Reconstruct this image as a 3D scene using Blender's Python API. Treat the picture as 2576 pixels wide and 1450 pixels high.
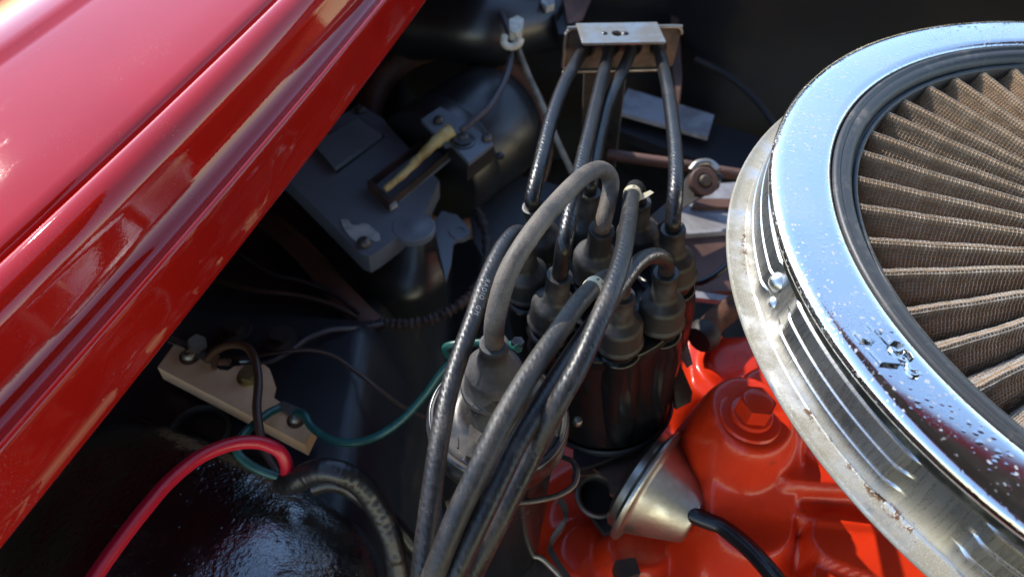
import bpy, bmesh, math, random
from mathutils import Vector, Matrix, noise as mnoise
R = math.radians
random.seed(7)
for _o in list(bpy.data.objects): bpy.data.objects.remove(_o)
SC = bpy.context.scene
COL = SC.collection
S = 0.01                                   # every coordinate below is in centimetres

# ------------------------------------------------------------------ camera (solved from the air cleaner's rim)
FPX, CX, CY = 1932.0, 1288.0, 725.0         # survey picture is 2576 wide
_t, _p = R(47.9), R(3.7)
_n = Vector((math.sin(_p)*math.cos(_t), math.cos(_p)*math.cos(_t), math.sin(_t)))
_y = Vector((0, 0, -1)); _y = (_y - _y.dot(_n)*_n).normalized(); _x = _y.cross(_n)
RC = Matrix((_x, _y, _n))                  # camera axes -> world axes
CAM = Vector((0, 0, 50))
cd = bpy.data.cameras.new('camera'); cam = bpy.data.objects.new('camera', cd); COL.objects.link(cam)
cam.matrix_world = Matrix.Translation(CAM*S) @ RC.to_4x4()
cd.sensor_width = 36; cd.lens = 36*FPX/2576; cd.clip_start = 0.005; cd.clip_end = 200
cd.dof.use_dof = True; cd.dof.focus_distance = 0.315; cd.dof.aperture_fstop = 11.0
SC.camera = cam

# ------------------------------------------------------------------ light
SUN_EL, SUN_AZ = 36.0, -42.5               # azimuth from +Y towards +X
w = bpy.data.worlds.new('World'); SC.world = w; w.use_nodes = True
nt = w.node_tree; nt.nodes.clear()
sky = nt.nodes.new('ShaderNodeTexSky'); sky.sky_type = 'NISHITA'; sky.sun_disc = False
sky.sun_elevation = R(SUN_EL); sky.sun_rotation = R(SUN_AZ); sky.altitude = 100; sky.dust_density = 0.02; sky.air_density = 1.0
bg = nt.nodes.new('ShaderNodeBackground'); bg.inputs[1].default_value = 0.15
wo = nt.nodes.new('ShaderNodeOutputWorld')
nt.links.new(sky.outputs[0], bg.inputs[0]); nt.links.new(bg.outputs[0], wo.inputs[0])
sd = bpy.data.lights.new('sun', 'SUN'); sd.energy = 2.0; sd.angle = R(0.5); sd.color = (1, .93, .82)
sun = bpy.data.objects.new('sun', sd); COL.objects.link(sun)
_v = Vector((math.sin(R(SUN_AZ))*math.cos(R(SUN_EL)), math.cos(R(SUN_AZ))*math.cos(R(SUN_EL)), math.sin(R(SUN_EL))))
sun.rotation_euler = _v.to_track_quat('Z', 'Y').to_euler(); sun.location = _v*3
vs = SC.view_settings; vs.view_transform = 'Standard'; vs.look = 'None'; vs.gamma = 1; vs.exposure = 1.55
vs.use_curve_mapping = False
SC.cycles.max_bounces = 8

# ------------------------------------------------------------------ helpers
def at(px, py, z):
    """world point (cm) seen at a survey pixel, at a known height above the chassis"""
    r = RC @ Vector(((px-CX)/FPX, -(py-CY)/FPX, -1)); return CAM + r*((z-CAM.z)/r.z)
def cr(pts, n=10):
    """Catmull-Rom through points"""
    P = [Vector(p) for p in pts]; P = [2*P[0]-P[1]] + P + [2*P[-1]-P[-2]]; out = []
    for i in range(1, len(P)-2):
        a, b, c, d = P[i-1:i+3]
        for k in range(n):
            t = k/n
            out.append(.5*((2*b)+(c-a)*t+(2*a-5*b+4*c-d)*t*t+(3*b-a-3*c+d)*t**3))
    out.append(P[-2]); return out
def frames(pts):
    T = []
    for i in range(len(pts)):
        T.append((pts[min(i+1, len(pts)-1)]-pts[max(i-1, 0)]).normalized())
    n = T[0].orthogonal().normalized(); out = []
    for t in T:
        n = (n - n.dot(t)*t).normalized(); out.append((t, n, t.cross(n)))
    return out
ORG = {}
class MB:
    def __init__(s): s.v = []; s.f = []; s.uv = []
    def add(s, vs, fs, uvs=None):
        o = len(s.v); s.v += [Vector(q) for q in vs]
        for i, f in enumerate(fs):
            s.f.append([o+j for j in f]); s.uv.append(uvs[i] if uvs else [(0, 0)]*len(f))
        return s
    def tube(s, pts, r, n=14, cap=True):
        pts = [Vector(p) for p in pts]; fr = frames(pts); L = 0; vs = []; fs = []; us = []; ls = []
        for i, (p, (t, a, b)) in enumerate(zip(pts, fr)):
            if i: L += (p-pts[i-1]).length
            ls.append(L); ri = r[i] if isinstance(r, (list, tuple)) else r
            for k in range(n):
                q = 2*math.pi*k/n; vs.append(p+ri*(math.cos(q)*a+math.sin(q)*b))
        for i in range(len(pts)-1):
            for k in range(n):
                k2 = (k+1) % n
                fs.append((i*n+k, i*n+k2, (i+1)*n+k2, (i+1)*n+k)); us.append([(k/n, ls[i]), ((k+1)/n, ls[i]), ((k+1)/n, ls[i+1]), (k/n, ls[i+1])])
        if cap:
            m = len(pts)-1
            fs.append(tuple(range(n-1, -1, -1))); us.append([(0, 0)]*n)
            fs.append(tuple(m*n+k for k in range(n))); us.append([(0, 0)]*n)
        return s.add(vs, fs, us)
    def lathe(s, prof, o=(0, 0, 0), axis=(0, 0, 1), n=48, a0=0.0, a1=None, fn=None):
        o = Vector(o); ax = Vector(axis).normalized(); a = (Vector((1, 0, 0))-ax*ax.x).normalized() if abs(ax.x) < .9 else ax.orthogonal().normalized(); b = ax.cross(a)
        full = a1 is None; a1 = 2*math.pi if full else a1; m = n if full else n+1; vs = []; fs = []; us = []; L = [0]
        for i in range(1, len(prof)): L.append(L[-1]+math.hypot(prof[i][0]-prof[i-1][0], prof[i][1]-prof[i-1][1]))
        for i, (r, z) in enumerate(prof):
            for k in range(m):
                q = a0+(a1-a0)*k/n; rr, zz = fn(q, r, z, i) if fn else (r, z)
                vs.append(o+ax*zz+rr*(math.cos(q)*a+math.sin(q)*b))
        for i in range(len(prof)-1):
            for k in range(n):
                k2 = (k+1) % m
                fs.append((i*m+k, i*m+k2, (i+1)*m+k2, (i+1)*m+k)); us.append([(k/n, L[i]), ((k+1)/n, L[i]), ((k+1)/n, L[i+1]), (k/n, L[i+1])])
        return s.add(vs, fs, us)
    def grid(s, P, close=False):
        h, wd = len(P), len(P[0]); fs = []; us = []
        for i in range(h-1):
            for j in range(wd-1):
                fs.append((i*wd+j, i*wd+j+1, (i+1)*wd+j+1, (i+1)*wd+j)); us.append([(j/(wd-1), i/(h-1)), ((j+1)/(wd-1), i/(h-1)), ((j+1)/(wd-1), (i+1)/(h-1)), (j/(wd-1), (i+1)/(h-1))])
        return s.add([q for r in P for q in r], fs, us)
    def prism(s, loop, ext, bevel=0.0, seg=2):
        """closed loop of points extruded by ext, edges rounded"""
        bm = bmesh.new(); loop = [Vector(p) for p in loop]; ext = Vector(ext)
        nrm = Vector((0, 0, 0))
        for i in range(len(loop)): nrm += (loop[i]-loop[0]).cross(loop[(i+1) % len(loop)]-loop[0])
        if nrm.dot(ext) > 0: loop = loop[::-1]
        a = [bm.verts.new(p) for p in loop]; b = [bm.verts.new(p+ext) for p in loop]; k = len(loop)
        bm.faces.new(a); bm.faces.new(b[::-1])
        for i in range(k): bm.faces.new((a[(i+1) % k], a[i], b[i], b[(i+1) % k]))
        if bevel:
            es = [e for e in bm.edges if len(e.link_faces) == 2 and e.calc_face_angle(0) > R(35)]
            bmesh.ops.bevel(bm, geom=es, offset=bevel, segments=seg, profile=.6, affect='EDGES', clamp_overlap=True)
        bm.verts.index_update(); vs = [v.co.copy() for v in bm.verts]; fs = [[v.index for v in f.verts] for f in bm.faces]; bm.free()
        return s.add(vs, fs)
    def box(s, c, sx, sy, sz, bevel=.05, rot=None):
        m = rot or Matrix.Identity(3); c = Vector(c)
        lp = [c+m@Vector((a*sx/2, b*sy/2, -sz/2)) for a, b in ((-1, -1), (1, -1), (1, 1), (-1, 1))]
        return s.prism(lp, m@Vector((0, 0, sz)), bevel)
    def build(s, name, mat, parent=None, ang=38, org=None):
        o0 = Vector(org) if org is not None else (ORG[parent.name] if parent else Vector((0, 0, 0)))
        me = bpy.data.meshes.new(name); me.from_pydata([(q-o0)*S for q in s.v], [], s.f)
        uvl = me.uv_layers.new(name='UVMap'); k = 0; buf = []
        for u in s.uv:
            for q in u: buf += [q[0], q[1]]
        uvl.data.foreach_set('uv', buf)
        me.shade_smooth(); me.set_sharp_from_angle(angle=R(ang)); me.materials.append(mat)
        o = bpy.data.objects.new(name, me); COL.objects.link(o); o.parent = parent
        if not parent: o.location = o0*S
        ORG[o.name] = o0
        return o
def thing(name, label, cat, loc, group=None):
    o = bpy.data.objects.new(name, None); COL.objects.link(o); loc = Vector(loc); o.location = loc*S; o.empty_display_size = .01
    ORG[o.name] = loc; return tag(o, label, cat, group)
def tag(o, label, cat, group=None):
    o['label'] = label; o['category'] = cat
    if group: o['group'] = group
    return o
def struct(o): o['kind'] = 'structure'; return o
def hexhead(o, axis, r, h, rnd=.06):
    ax = Vector(axis).normalized(); a = ax.orthogonal().normalized(); b = ax.cross(a); o = Vector(o)
    return [o+r*(math.cos(R(60*k+15))*a+math.sin(R(60*k+15))*b) for k in range(6)], ax*h
def screw_head(o, axis, r, h):
    return MB().lathe([(r, 0), (r, h*.35), (r*.92, h*.65), (r*.65, h*.92), (r*.35, h), (r*.3, h*.8), (0.001, h*.78)], o, axis, 20)

# ------------------------------------------------------------------ materials
def nodes(name):
    m = bpy.data.materials.new(name); m.use_nodes = True; t = m.node_tree; t.nodes.clear()
    out = t.nodes.new('ShaderNodeOutputMaterial'); b = t.nodes.new('ShaderNodeBsdfPrincipled'); t.links.new(b.outputs[0], out.inputs[0])
    return m, t, b
def N(t, k, **kw):
    n = t.nodes.new(k)
    for a, v in kw.items(): setattr(n, a, v)
    return n
def lk(t, a, b): t.links.new(a, b)
def val(t, x, sock):
    if isinstance(x, (int, float)): sock.default_value = x
    elif isinstance(x, (tuple, list)): sock.default_value = (*x, 1) if len(x) == 3 else x
    else: t.links.new(x, sock)
def mixc(t, f, a, b):
    n = N(t, 'ShaderNodeMix', data_type='RGBA'); val(t, f, n.inputs[0]); val(t, a, n.inputs[6]); val(t, b, n.inputs[7]); return n.outputs[2]
def mixf(t, f, a, b):
    n = N(t, 'ShaderNodeMix', data_type='FLOAT'); val(t, f, n.inputs[0]); val(t, a, n.inputs[2]); val(t, b, n.inputs[3]); return n.outputs[0]
def mth(t, op, a, b=0.0, c=0.0):
    n = N(t, 'ShaderNodeMath', operation=op); val(t, a, n.inputs[0]); val(t, b, n.inputs[1]); val(t, c, n.inputs[2]); return n.outputs[0]
def rng(t, x, a, b, c=0.0, d=1.0):
    n = N(t, 'ShaderNodeMapRange', interpolation_type='SMOOTHSTEP'); val(t, x, n.inputs[0]); n.inputs[1].default_value = a; n.inputs[2].default_value = b; n.inputs[3].default_value = c; n.inputs[4].default_value = d; return n.outputs[0]
def noi(t, vec, sc, det=5, rough=.55, dist=0):
    n = N(t, 'ShaderNodeTexNoise'); lk(t, vec, n.inputs['Vector']); n.inputs['Scale'].default_value = sc; n.inputs['Detail'].default_value = det; n.inputs['Roughness'].default_value = rough; n.inputs['Distortion'].default_value = dist; return n.outputs[0]
def vor(t, vec, sc, feat='F1'):
    n = N(t, 'ShaderNodeTexVoronoi', feature=feat); lk(t, vec, n.inputs['Vector']); n.inputs['Scale'].default_value = sc; return n
def obj(t): return N(t, 'ShaderNodeTexCoord').outputs['Object']
def uv(t): return N(t, 'ShaderNodeTexCoord').outputs['UV']
def vmul(t, v, s):
    n = N(t, 'ShaderNodeVectorMath', operation='MULTIPLY'); lk(t, v, n.inputs[0]); n.inputs[1].default_value = s; return n.outputs[0]
def bump(t, h, dist, st=1.0, prev=None):
    n = N(t, 'ShaderNodeBump'); n.inputs['Strength'].default_value = st; n.inputs['Distance'].default_value = dist; lk(t, h, n.inputs['Height'])
    if prev is not None: lk(t, prev, n.inputs['Normal'])
    return n.outputs[0]
def M(name, col, rough=.5, metal=0.0, col2=None, ns=60, lo=.4, hi=.65, rough2=None, bs=0, bd=.0002, dust=None, coat=0.0, spec=.5, specks=0):
    """dust = (colour, cover 0..1, noise scale)"""
    m, t, b = nodes(name); o = obj(t)
    f = rng(t, noi(t, o, ns), lo, hi)
    c = mixc(t, f, col, col2 if col2 else col); r = mixf(t, f, rough, rough if rough2 is None else rough2); me = metal
    if dust:
        d = rng(t, noi(t, o, dust[2], 8, .65), .72-.5*dust[1], .98-.5*dust[1])
        fine = rng(t, noi(t, o, 2500, 2), .35, .7, .45, 1)
        d = mth(t, 'MULTIPLY', d, fine)
        c = mixc(t, d, c, dust[0]); r = mixf(t, d, r, .85); me = mixf(t, d, metal, 0.0)
    if specks:
        k = rng(t, vor(t, o, specks).outputs['Distance'], .10, .05); g = rng(t, noi(t, o, specks*.13), .5, .6)
        k = mth(t, 'MULTIPLY', k, g); c = mixc(t, k, c, (.42, .38, .32)); r = mixf(t, k, r, .8); me = mixf(t, k, me, 0.0)
    val(t, c, b.inputs['Base Color']); val(t, r, b.inputs['Roughness']); val(t, me, b.inputs['Metallic'])
    b.inputs['Specular IOR Level'].default_value = spec
    if coat: b.inputs['Coat Weight'].default_value = coat; b.inputs['Coat Roughness'].default_value = .04
    nn = None
    if bs:
        nn = bump(t, noi(t, o, bs, 4), bd); lk(t, nn, b.inputs['Normal'])
    return m
def wire_mat(name, col, dcol, cover, rough=.32, braid=3.4, bd=.00004, turns=8):
    m, t, b = nodes(name); o = obj(t); u = N(t, 'ShaderNodeSeparateXYZ'); lk(t, uv(t), u.inputs[0])
    L_ = mth(t, 'MULTIPLY', u.outputs[1], braid*6.2832); A_ = mth(t, 'MULTIPLY', u.outputs[0], turns*6.2832)
    h = mth(t, 'MULTIPLY', mth(t, 'SINE', mth(t, 'ADD', L_, A_)), mth(t, 'MULTIPLY_ADD', mth(t, 'SINE', mth(t, 'SUBTRACT', mth(t, 'MULTIPLY', L_, .5), A_)), .4, .6))
    h = mth(t, 'MULTIPLY', h, rng(t, noi(t, o, 130, 4), .35, .65, .3, 1.0))
    d = rng(t, noi(t, o, 45, 9, .78), .78-.55*cover, 1.12-.5*cover)
    fine = rng(t, noi(t, o, 2200, 2), .3, .62)
    d2 = mth(t, 'MULTIPLY', d, mth(t, 'MULTIPLY_ADD', fine, .7, .3))
    c = mixc(t, d2, col, dcol); lk(t, c, b.inputs['Base Color'])
    sp = rng(t, vor(t, o, 900).outputs['Distance'], .16, .08); sp = mth(t, 'MULTIPLY', sp, rng(t, noi(t, o, 160), .5, .62))
    c = mixc(t, mth(t, 'MULTIPLY', sp, .6), c, (.40, .36, .30)); lk(t, c, b.inputs['Base Color'])
    lk(t, mixf(t, d2, rough, .8), b.inputs['Roughness'])
    n1 = bump(t, h, bd, .8); n2 = bump(t, noi(t, o, 900, 3), .00012, .7, n1); lk(t, n2, b.inputs['Normal'])
    return m

def fender_paint():
    m, t, b = nodes('red_fender_paint'); o = obj(t)
    c = mixc(t, rng(t, noi(t, o, 12), .35, .7), (.44, .010, .005), (.38, .008, .005)); 
    u = N(t, 'ShaderNodeSeparateXYZ'); lk(t, uv(t), u.inputs[0])
    dust = mth(t, 'MULTIPLY', rng(t, noi(t, o, 1400, 3, .6), .58, .75), rng(t, noi(t, o, 30, 5, .6), .45, .75))
    c = mixc(t, mth(t, 'MULTIPLY', dust, .5), c, (.50, .30, .26))
    lk(t, c, b.inputs['Base Color']); lk(t, mixf(t, dust, .35, .6), b.inputs['Roughness'])
    b.inputs['Coat Weight'].default_value = 1.0; b.inputs['Coat IOR'].default_value = 1.52; b.inputs['Specular IOR Level'].default_value = .0
    scr = noi(t, vmul(t, o, (160, 30, 160)), 1, 6, .7)
    lk(t, mixf(t, rng(t, scr, .55, .75), .03, .10), b.inputs['Coat Roughness'])
    # the flange next to the opening carries thick, wrinkled overspray
    nearedge = rng(t, u.outputs[1], .2, .9)
    lum = mth(t, 'MULTIPLY', rng(t, noi(t, vmul(t, o, (1, .45, 1)), 30, 4), .52, .66), nearedge)
    w_ = mth(t, 'MULTIPLY', noi(t, o, 420, 5, .65), lum)
    n1 = bump(t, w_, .0006, .8); n2 = bump(t, noi(t, o, 700, 3), .00002, .4, n1)
    lk(t, n2, b.inputs['Normal']); lk(t, n2, b.inputs['Coat Normal'])
    return m

def chrome_lid():
    m, t, b = nodes('chrome_lid'); o = obj(t)
    v = vor(t, o, 330); rad = mth(t, 'MULTIPLY', rng(t, noi(t, o, 35, 4), .36, .58), .38)
    drop = mth(t, 'SUBTRACT', rad, v.outputs['Distance']); drop = mth(t, 'MAXIMUM', drop, 0.0)
    v2 = vor(t, o, 1300); d2 = mth(t, 'MAXIMUM', mth(t, 'SUBTRACT', mth(t, 'MULTIPLY', rng(t, noi(t, o, 25, 4), .36, .58), .36), v2.outputs['Distance']), 0.0)
    haze = rng(t, noi(t, o, 22, 7, .6), .42, .75); fine = rng(t, noi(t, o, 2600, 2), .4, .7)
    du = mth(t, 'MULTIPLY', haze, fine); 
    big = mth(t, 'MULTIPLY', rng(t, vor(t, o, 170).outputs['Distance'], .16, .10), rng(t, noi(t, o, 30), .52, .58))
    wv_ = N(t, 'ShaderNodeVectorMath', operation='ADD'); lk(t, o, wv_.inputs[0]); nn_ = N(t, 'ShaderNodeTexNoise'); lk(t, o, nn_.inputs['Vector']); nn_.inputs['Scale'].default_value = 500; sc_ = N(t, 'ShaderNodeVectorMath', operation='SCALE'); lk(t, nn_.outputs['Color'], sc_.inputs[0]); sc_.inputs['Scale'].default_value = .0025; lk(t, sc_.outputs[0], wv_.inputs[1])
    fl_ = mth(t, 'MULTIPLY', rng(t, vor(t, wv_.outputs[0], 380).outputs['Distance'], .27, .18), rng(t, noi(t, o, 40, 6, .7), .43, .55)); big = mth(t, 'MAXIMUM', big, mth(t, 'MULTIPLY', fl_, .95))
    k = mth(t, 'MAXIMUM', mth(t, 'MULTIPLY', du, .5), mth(t, 'MULTIPLY', big, .8))
    lk(t, mixc(t, k, (.80, .80, .79), (.62, .60, .55)), b.inputs['Base Color'])
    lk(t, mixf(t, k, 1.0, .15), b.inputs['Metallic']); lk(t, mixf(t, k, .10, .55), b.inputs['Roughness'])
    n1 = bump(t, drop, .0010, .22); n2 = bump(t, d2, .0004, .35, n1); n3 = bump(t, noi(t, o, 60, 2), .0004, .12, n2)
    lk(t, n3, b.inputs['Normal']); return m

def pan_metal():
    m, t, b = nodes('brushed_pan'); o = obj(t); U = uv(t); u = N(t, 'ShaderNodeSeparateXYZ'); lk(t, U, u.inputs[0])
    br = noi(t, vmul(t, U, (900, .6, 1)), 1, 4, .7); scr = rng(t, noi(t, vmul(t, U, (420, .25, 1)), 1, 3, .8), .62, .70)
    fl = rng(t, u.outputs[1], 2.1, 2.35)                        # flange part of the profile carries the dirt
    dirt = mth(t, 'MULTIPLY', mth(t, 'MULTIPLY', rng(t, noi(t, o, 60, 8, .65), .22, .58), rng(t, noi(t, o, 2300, 2), .1, .55)), mth(t, 'MULTIPLY_ADD', fl, .90, .05))
    seam = mth(t, 'MULTIPLY', rng(t, u.outputs[1], 1.95, 2.15), rng(t, u.outputs[1], 2.6, 2.3))
    rust = mth(t, 'MULTIPLY', rng(t, noi(t, o, 260, 5, .7), .52, .58), mth(t, 'MULTIPLY', seam, rng(t, noi(t, o, 35, 3), .46, .58)))
    yel = mth(t, 'MULTIPLY', rng(t, noi(t, vmul(t, U, (30, 1.2, 1)), 1, 5), .52, .75), .35)
    c = mixc(t, yel, (.72, .72, .71), (.62, .53, .34)); c = mixc(t, dirt, c, (.31, .27, .185)); c = mixc(t, rust, c, (.13, .05, .015))
    lk(t, c, b.inputs['Base Color']); k = mth(t, 'MAXIMUM', mth(t, 'MULTIPLY', dirt, .8), rust)
    lk(t, mixf(t, k, 1.0, .05), b.inputs['Metallic']); lk(t, mixf(t, k, mixf(t, br, .17, .36), .8), b.inputs['Roughness'])
    n1 = bump(t, br, .00006, .6); n2 = bump(t, scr, .0001, .6, n1); n3 = bump(t, mth(t, 'ADD', dirt, rust), .0003, .5, n2)
    lk(t, n3, b.inputs['Normal']); return m

def tar():
    m, t, b = nodes('black_tar_coating'); o = obj(t)
    big = noi(t, o, 70, 6, .6); v = vor(t, o, 230); pit = mth(t, 'MULTIPLY', rng(t, v.outputs['Distance'], .26, .12), rng(t, noi(t, o, 90), .48, .58))
    n1 = bump(t, big, .0022, .55); n2 = bump(t, noi(t, o, 380, 3), .0006, .7, n1); n3 = bump(t, pit, .0006, .5, n2)
    sp = mth(t, 'MULTIPLY', rng(t, vor(t, o, 520).outputs['Distance'], .12, .05), rng(t, noi(t, o, 50, 6, .7), .56, .66))
    lk(t, mixc(t, rng(t, noi(t, o, 40, 7, .7), .5, .8), (.007, .007, .008), (.03, .024, .02)), b.inputs['Base Color']); lk(t, mixf(t, rng(t, noi(t, o, 40, 7, .7), .5, .8), .20, .5), b.inputs['Roughness']); b.inputs['Specular IOR Level'].default_value = 1.0; b.inputs['Coat Weight'].default_value = 1.0; b.inputs['Coat Roughness'].default_value = .10; b.inputs['Coat IOR'].default_value = 1.9; lk(t, n3, b.inputs['Coat Normal'])
    lk(t, n3, b.inputs['Normal']); return m

def orange_paint():
    m, t, b = nodes('engine_orange_paint'); o = obj(t)
    c = mixc(t, rng(t, noi(t, o, 40, 5), .35, .7), (.66, .032, .004), (.57, .026, .005))
    gr = mth(t, 'MULTIPLY', rng(t, noi(t, o, 45, 7, .7), .60, .76), .75)
    c = mixc(t, gr, c, (.10, .018, .010)); lk(t, c, b.inputs['Base Color'])
    b.inputs['Roughness'].default_value = .5; b.inputs['Specular IOR Level'].default_value = .2; b.inputs['Coat Weight'].default_value = .45; b.inputs['Coat Roughness'].default_value = .10
    n1 = bump(t, noi(t, o, 45, 3), .0008, .35); n2 = bump(t, noi(t, o, 380, 4, .65), .00022, .7, n1); lk(t, n2, b.inputs['Normal']); lk(t, n2, b.inputs['Coat Normal']); return m

MT = dict(
 fender=fender_paint(), lid=chrome_lid(), pan=pan_metal(), tar=tar(), orange=orange_paint(),
 gasket=M('black_gasket', (.045, .045, .045), .45, dust=((.30, .27, .22), .42, 60), specks=600, bs=500, bd=.0001),
 rim=M('dark_grimy_rim', (.06, .058, .05), .35, .7, (.02, .02, .018), 40, dust=((.22, .20, .15), .45, 70)),
 cotton=M('brown_oiled_cotton', (.40, .24, .12), .9, col2=(.31, .175, .083), ns=90, bs=1800, bd=.0003, dust=((.42, .33, .22), .35, 200)),
 mesh=M('wire_mesh_steel', (.58, .50, .40), .42, .6, (.42, .34, .25), 200),
 wire=wire_mat('black_plug_wire', (.016, .015, .015), (.115, .09, .07), .66, .38, 3.4, .00008),
 wire_b=wire_mat('black_shiny_plug_wire', (.011, .011, .012), (.12, .105, .085), .35, .24, 3.4, .00009),
 wire_s=wire_mat('dusty_semi_gloss_wire', (.014, .0135, .0135), (.12, .102, .083), .5, .32, 3.4, .00010),
 wire_g=wire_mat('dusty_grey_coil_wire', (.040, .033, .027), (.215, .168, .128), .92, .5, 2.6, .00004),
 wire_d=wire_mat('dusty_plug_wire', (.022, .020, .018), (.12, .094, .074), .74, .42, 3.4, .00008),
 boot=M('rubber_boot', (.022, .021, .020), .46, dust=((.105, .098, .092), .52, 60), bs=700, bd=.0001),
 boot_c=M('dusty_coil_boot', (.030, .028, .026), .55, dust=((.125, .112, .104), .75, 50), bs=800, bd=.00012, specks=350),
 cap=M('black_bakelite', (.008, .008, .009), .20, dust=((.07, .06, .05), .15, 50), bs=120, bd=.0002, spec=.28),
 coilcap=M('dusty_coil_top', (.020, .019, .018), .30, dust=((.095, .077, .058), .58, 40), specks=420),
 can=M('black_coil_can', (.010, .010, .011), .25, dust=((.10, .085, .07), .25, 40)),
 crimp=M('bright_crimp', (.10, .105, .115), .28, .7, (.02, .02, .02), 60, dust=((.10, .085, .07), .4, 50)),
 steel=M('dull_steel', (.42, .41, .38), .38, 1.0, (.28, .25, .21), 60, rough2=.55, bs=300, bd=.0001),
 steel_d=M('dark_dirty_steel', (.16, .14, .125), .5, .8, (.09, .07, .055), 60, rough2=.7, dust=((.16, .12, .09), .4, 60)),
 zinc=M('zinc_plate', (.50, .48, .43), .33, 1.0, (.36, .33, .29), 70, rough2=.42, dust=((.20, .17, .13), .18, 150), bs=400, bd=.00008),
 black=M('satin_black_paint', (.018, .019, .023), .42, dust=((.06, .042, .032), .35, 25), bs=90, bd=.0004),
 firewall=M('firewall_black', (.006, .007, .010), .7, col2=(.012, .010, .010), ns=12, bs=40, bd=.0006, spec=.25),
 blackm=M('matt_black_grime', (.012, .011, .011), .75, col2=(.035, .024, .018), ns=20, bs=120, bd=.0006),
 heater=M('black_heater_paint', (.012, .0125, .014), .34, dust=((.10, .075, .06), .20, 30), bs=60, bd=.0003, spec=.7),
 plate=M('sky_lightened_case_paint', (.15, .162, .185), .5, col2=(.12, .127, .142), ns=18, dust=((.10, .075, .06), .12, 30), bs=60, bd=.0002),  # base lightened to stand in for sky light on the black case
 brownblack=M('rusty_black', (.020, .015, .013), .6, col2=(.085, .040, .025), ns=14, lo=.45, hi=.7, bs=80, bd=.0006),
 brown=M('brown_primer', (.12, .055, .038), .6, col2=(.06, .03, .022), ns=25, bs=90, bd=.0004),
 ceramic=M('tan_ceramic', (.76, .46, .27), .72, col2=(.58, .31, .14), ns=25, lo=.45, hi=.75, bs=500, bd=.0001, dust=((.16, .10, .06), .22, 40)),
 rust=M('rusty_iron', (.10, .038, .016), .9, col2=(.045, .020, .012), ns=120, bs=260, bd=.0008),
 brass=M('old_zinc_yellow', (.48, .40, .20), .4, 1.0, (.25, .18, .08), 90, rough2=.6),
 redw=M('red_wire_jacket', (.50, .008, .026), .32, bs=200, bd=.0001, dust=((.45, .10, .10), .12, 60)),
 greenw=M('teal_wire_jacket', (.012, .075, .064), .36, col2=(.02, .10, .085), ns=60),
 brownw=M('brown_wire_jacket', (.055, .024, .013), .38, dust=((.14, .09, .06), .3, 60)),
 purplew=M('faded_grey_wire', (.050, .042, .050), .45, dust=((.14, .09, .07), .35, 60)),
 tanw=M('tan_cable', (.24, .19, .13), .55, col2=(.12, .09, .06), ns=70),
 tape=wire_mat('black_vinyl_tape', (.016, .014, .014), (.08, .055, .04), .5, .34, .75, .00035, 1),
 hose=M('black_vacuum_hose', (.010, .010, .011), .28, dust=((.14, .10, .08), .2, 80), bs=250, bd=.0001),
 cream=M('cream_marker', (.62, .54, .36), .55, col2=(.50, .42, .26), ns=120),
 ink=M('black_ink', (.02, .02, .02), .6), white=M('white_print', (.34, .34, .33), .6),
 paintw=M('grey_white_paint', (.50, .49, .46), .6, col2=(.30, .29, .27), ns=120, bs=300, bd=.0006),
 nylon=M('white_nylon', (.66, .60, .48), .45, col2=(.50, .42, .30), ns=150),
 glue=M('yellowed_glue', (.52, .40, .17), .45, col2=(.34, .22, .07), ns=120, bs=300, bd=.0005),
 palebl=M('pale_grey_plate', (.33, .34, .37), .5, col2=(.22, .21, .22), ns=60),
 glass=M('dark_windscreen_glass', (.012, .014, .015), .04, spec=.5),
 hoodin=M('hood_underside', (.06, .07, .09), .6, col2=(.09, .10, .12), ns=8), 
)

# ------------------------------------------------------------------ structure: bay floor, firewall, inner panels
def sheet(name, fn, u0, u1, v0, v1, nu, nv, mat):
    P = [[fn(u0+(u1-u0)*i/nu, v0+(v1-v0)*j/nv) for j in range(nv+1)] for i in range(nu+1)]
    return struct(MB().grid(P).build(name, mat, ang=60))
sheet('engine_bay_floor', lambda x, y: Vector((x, y, -7+.6*mnoise.noise(Vector((x*.1, y*.1, 0))))), -40, 75, -15, 85, 40, 40, MT['blackm'])
def firewall_fn(x, z):
    y = 72 - .10*(z+5) - 3.0*math.exp(-((z-6)/5)**2) + .5*mnoise.noise(Vector((x*.08, z*.12, 3)))
    if x > 12: y -= 5*min(1, (x-12)/6)
    return Vector((x, y, z))
sheet('firewall', firewall_fn, -45, 80, -8, 26, 90, 60, MT['firewall'])
sheet('side_panel', lambda y, z: Vector((-36+.15*y-.12*(z-25)+.25*mnoise.noise(Vector((y*.1, z*.2, 7))), y, z)), -15, 72, -8, 25.5, 60, 30, MT['brownblack'])
def sstep(a, b, x):
    t = min(1, max(0, (x-a)/(b-a))); return t*t*(3-2*t)
def skirt_fn(x, y):
    z = 11.4 + .35*mnoise.noise(Vector((x*.12, y*.12, 5)))
    z += (-4.5)*sstep(30, 36, y) - 12*sstep(-8.5, -3.5, x+.08*(y-18)) + 1.6*sstep(21.5, 22.6, y)*0
    return Vector((x, y, z))
sheet('inner_fender_skirt', skirt_fn, -38, 2, 2, 66, 80, 120, MT['black'])

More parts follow.
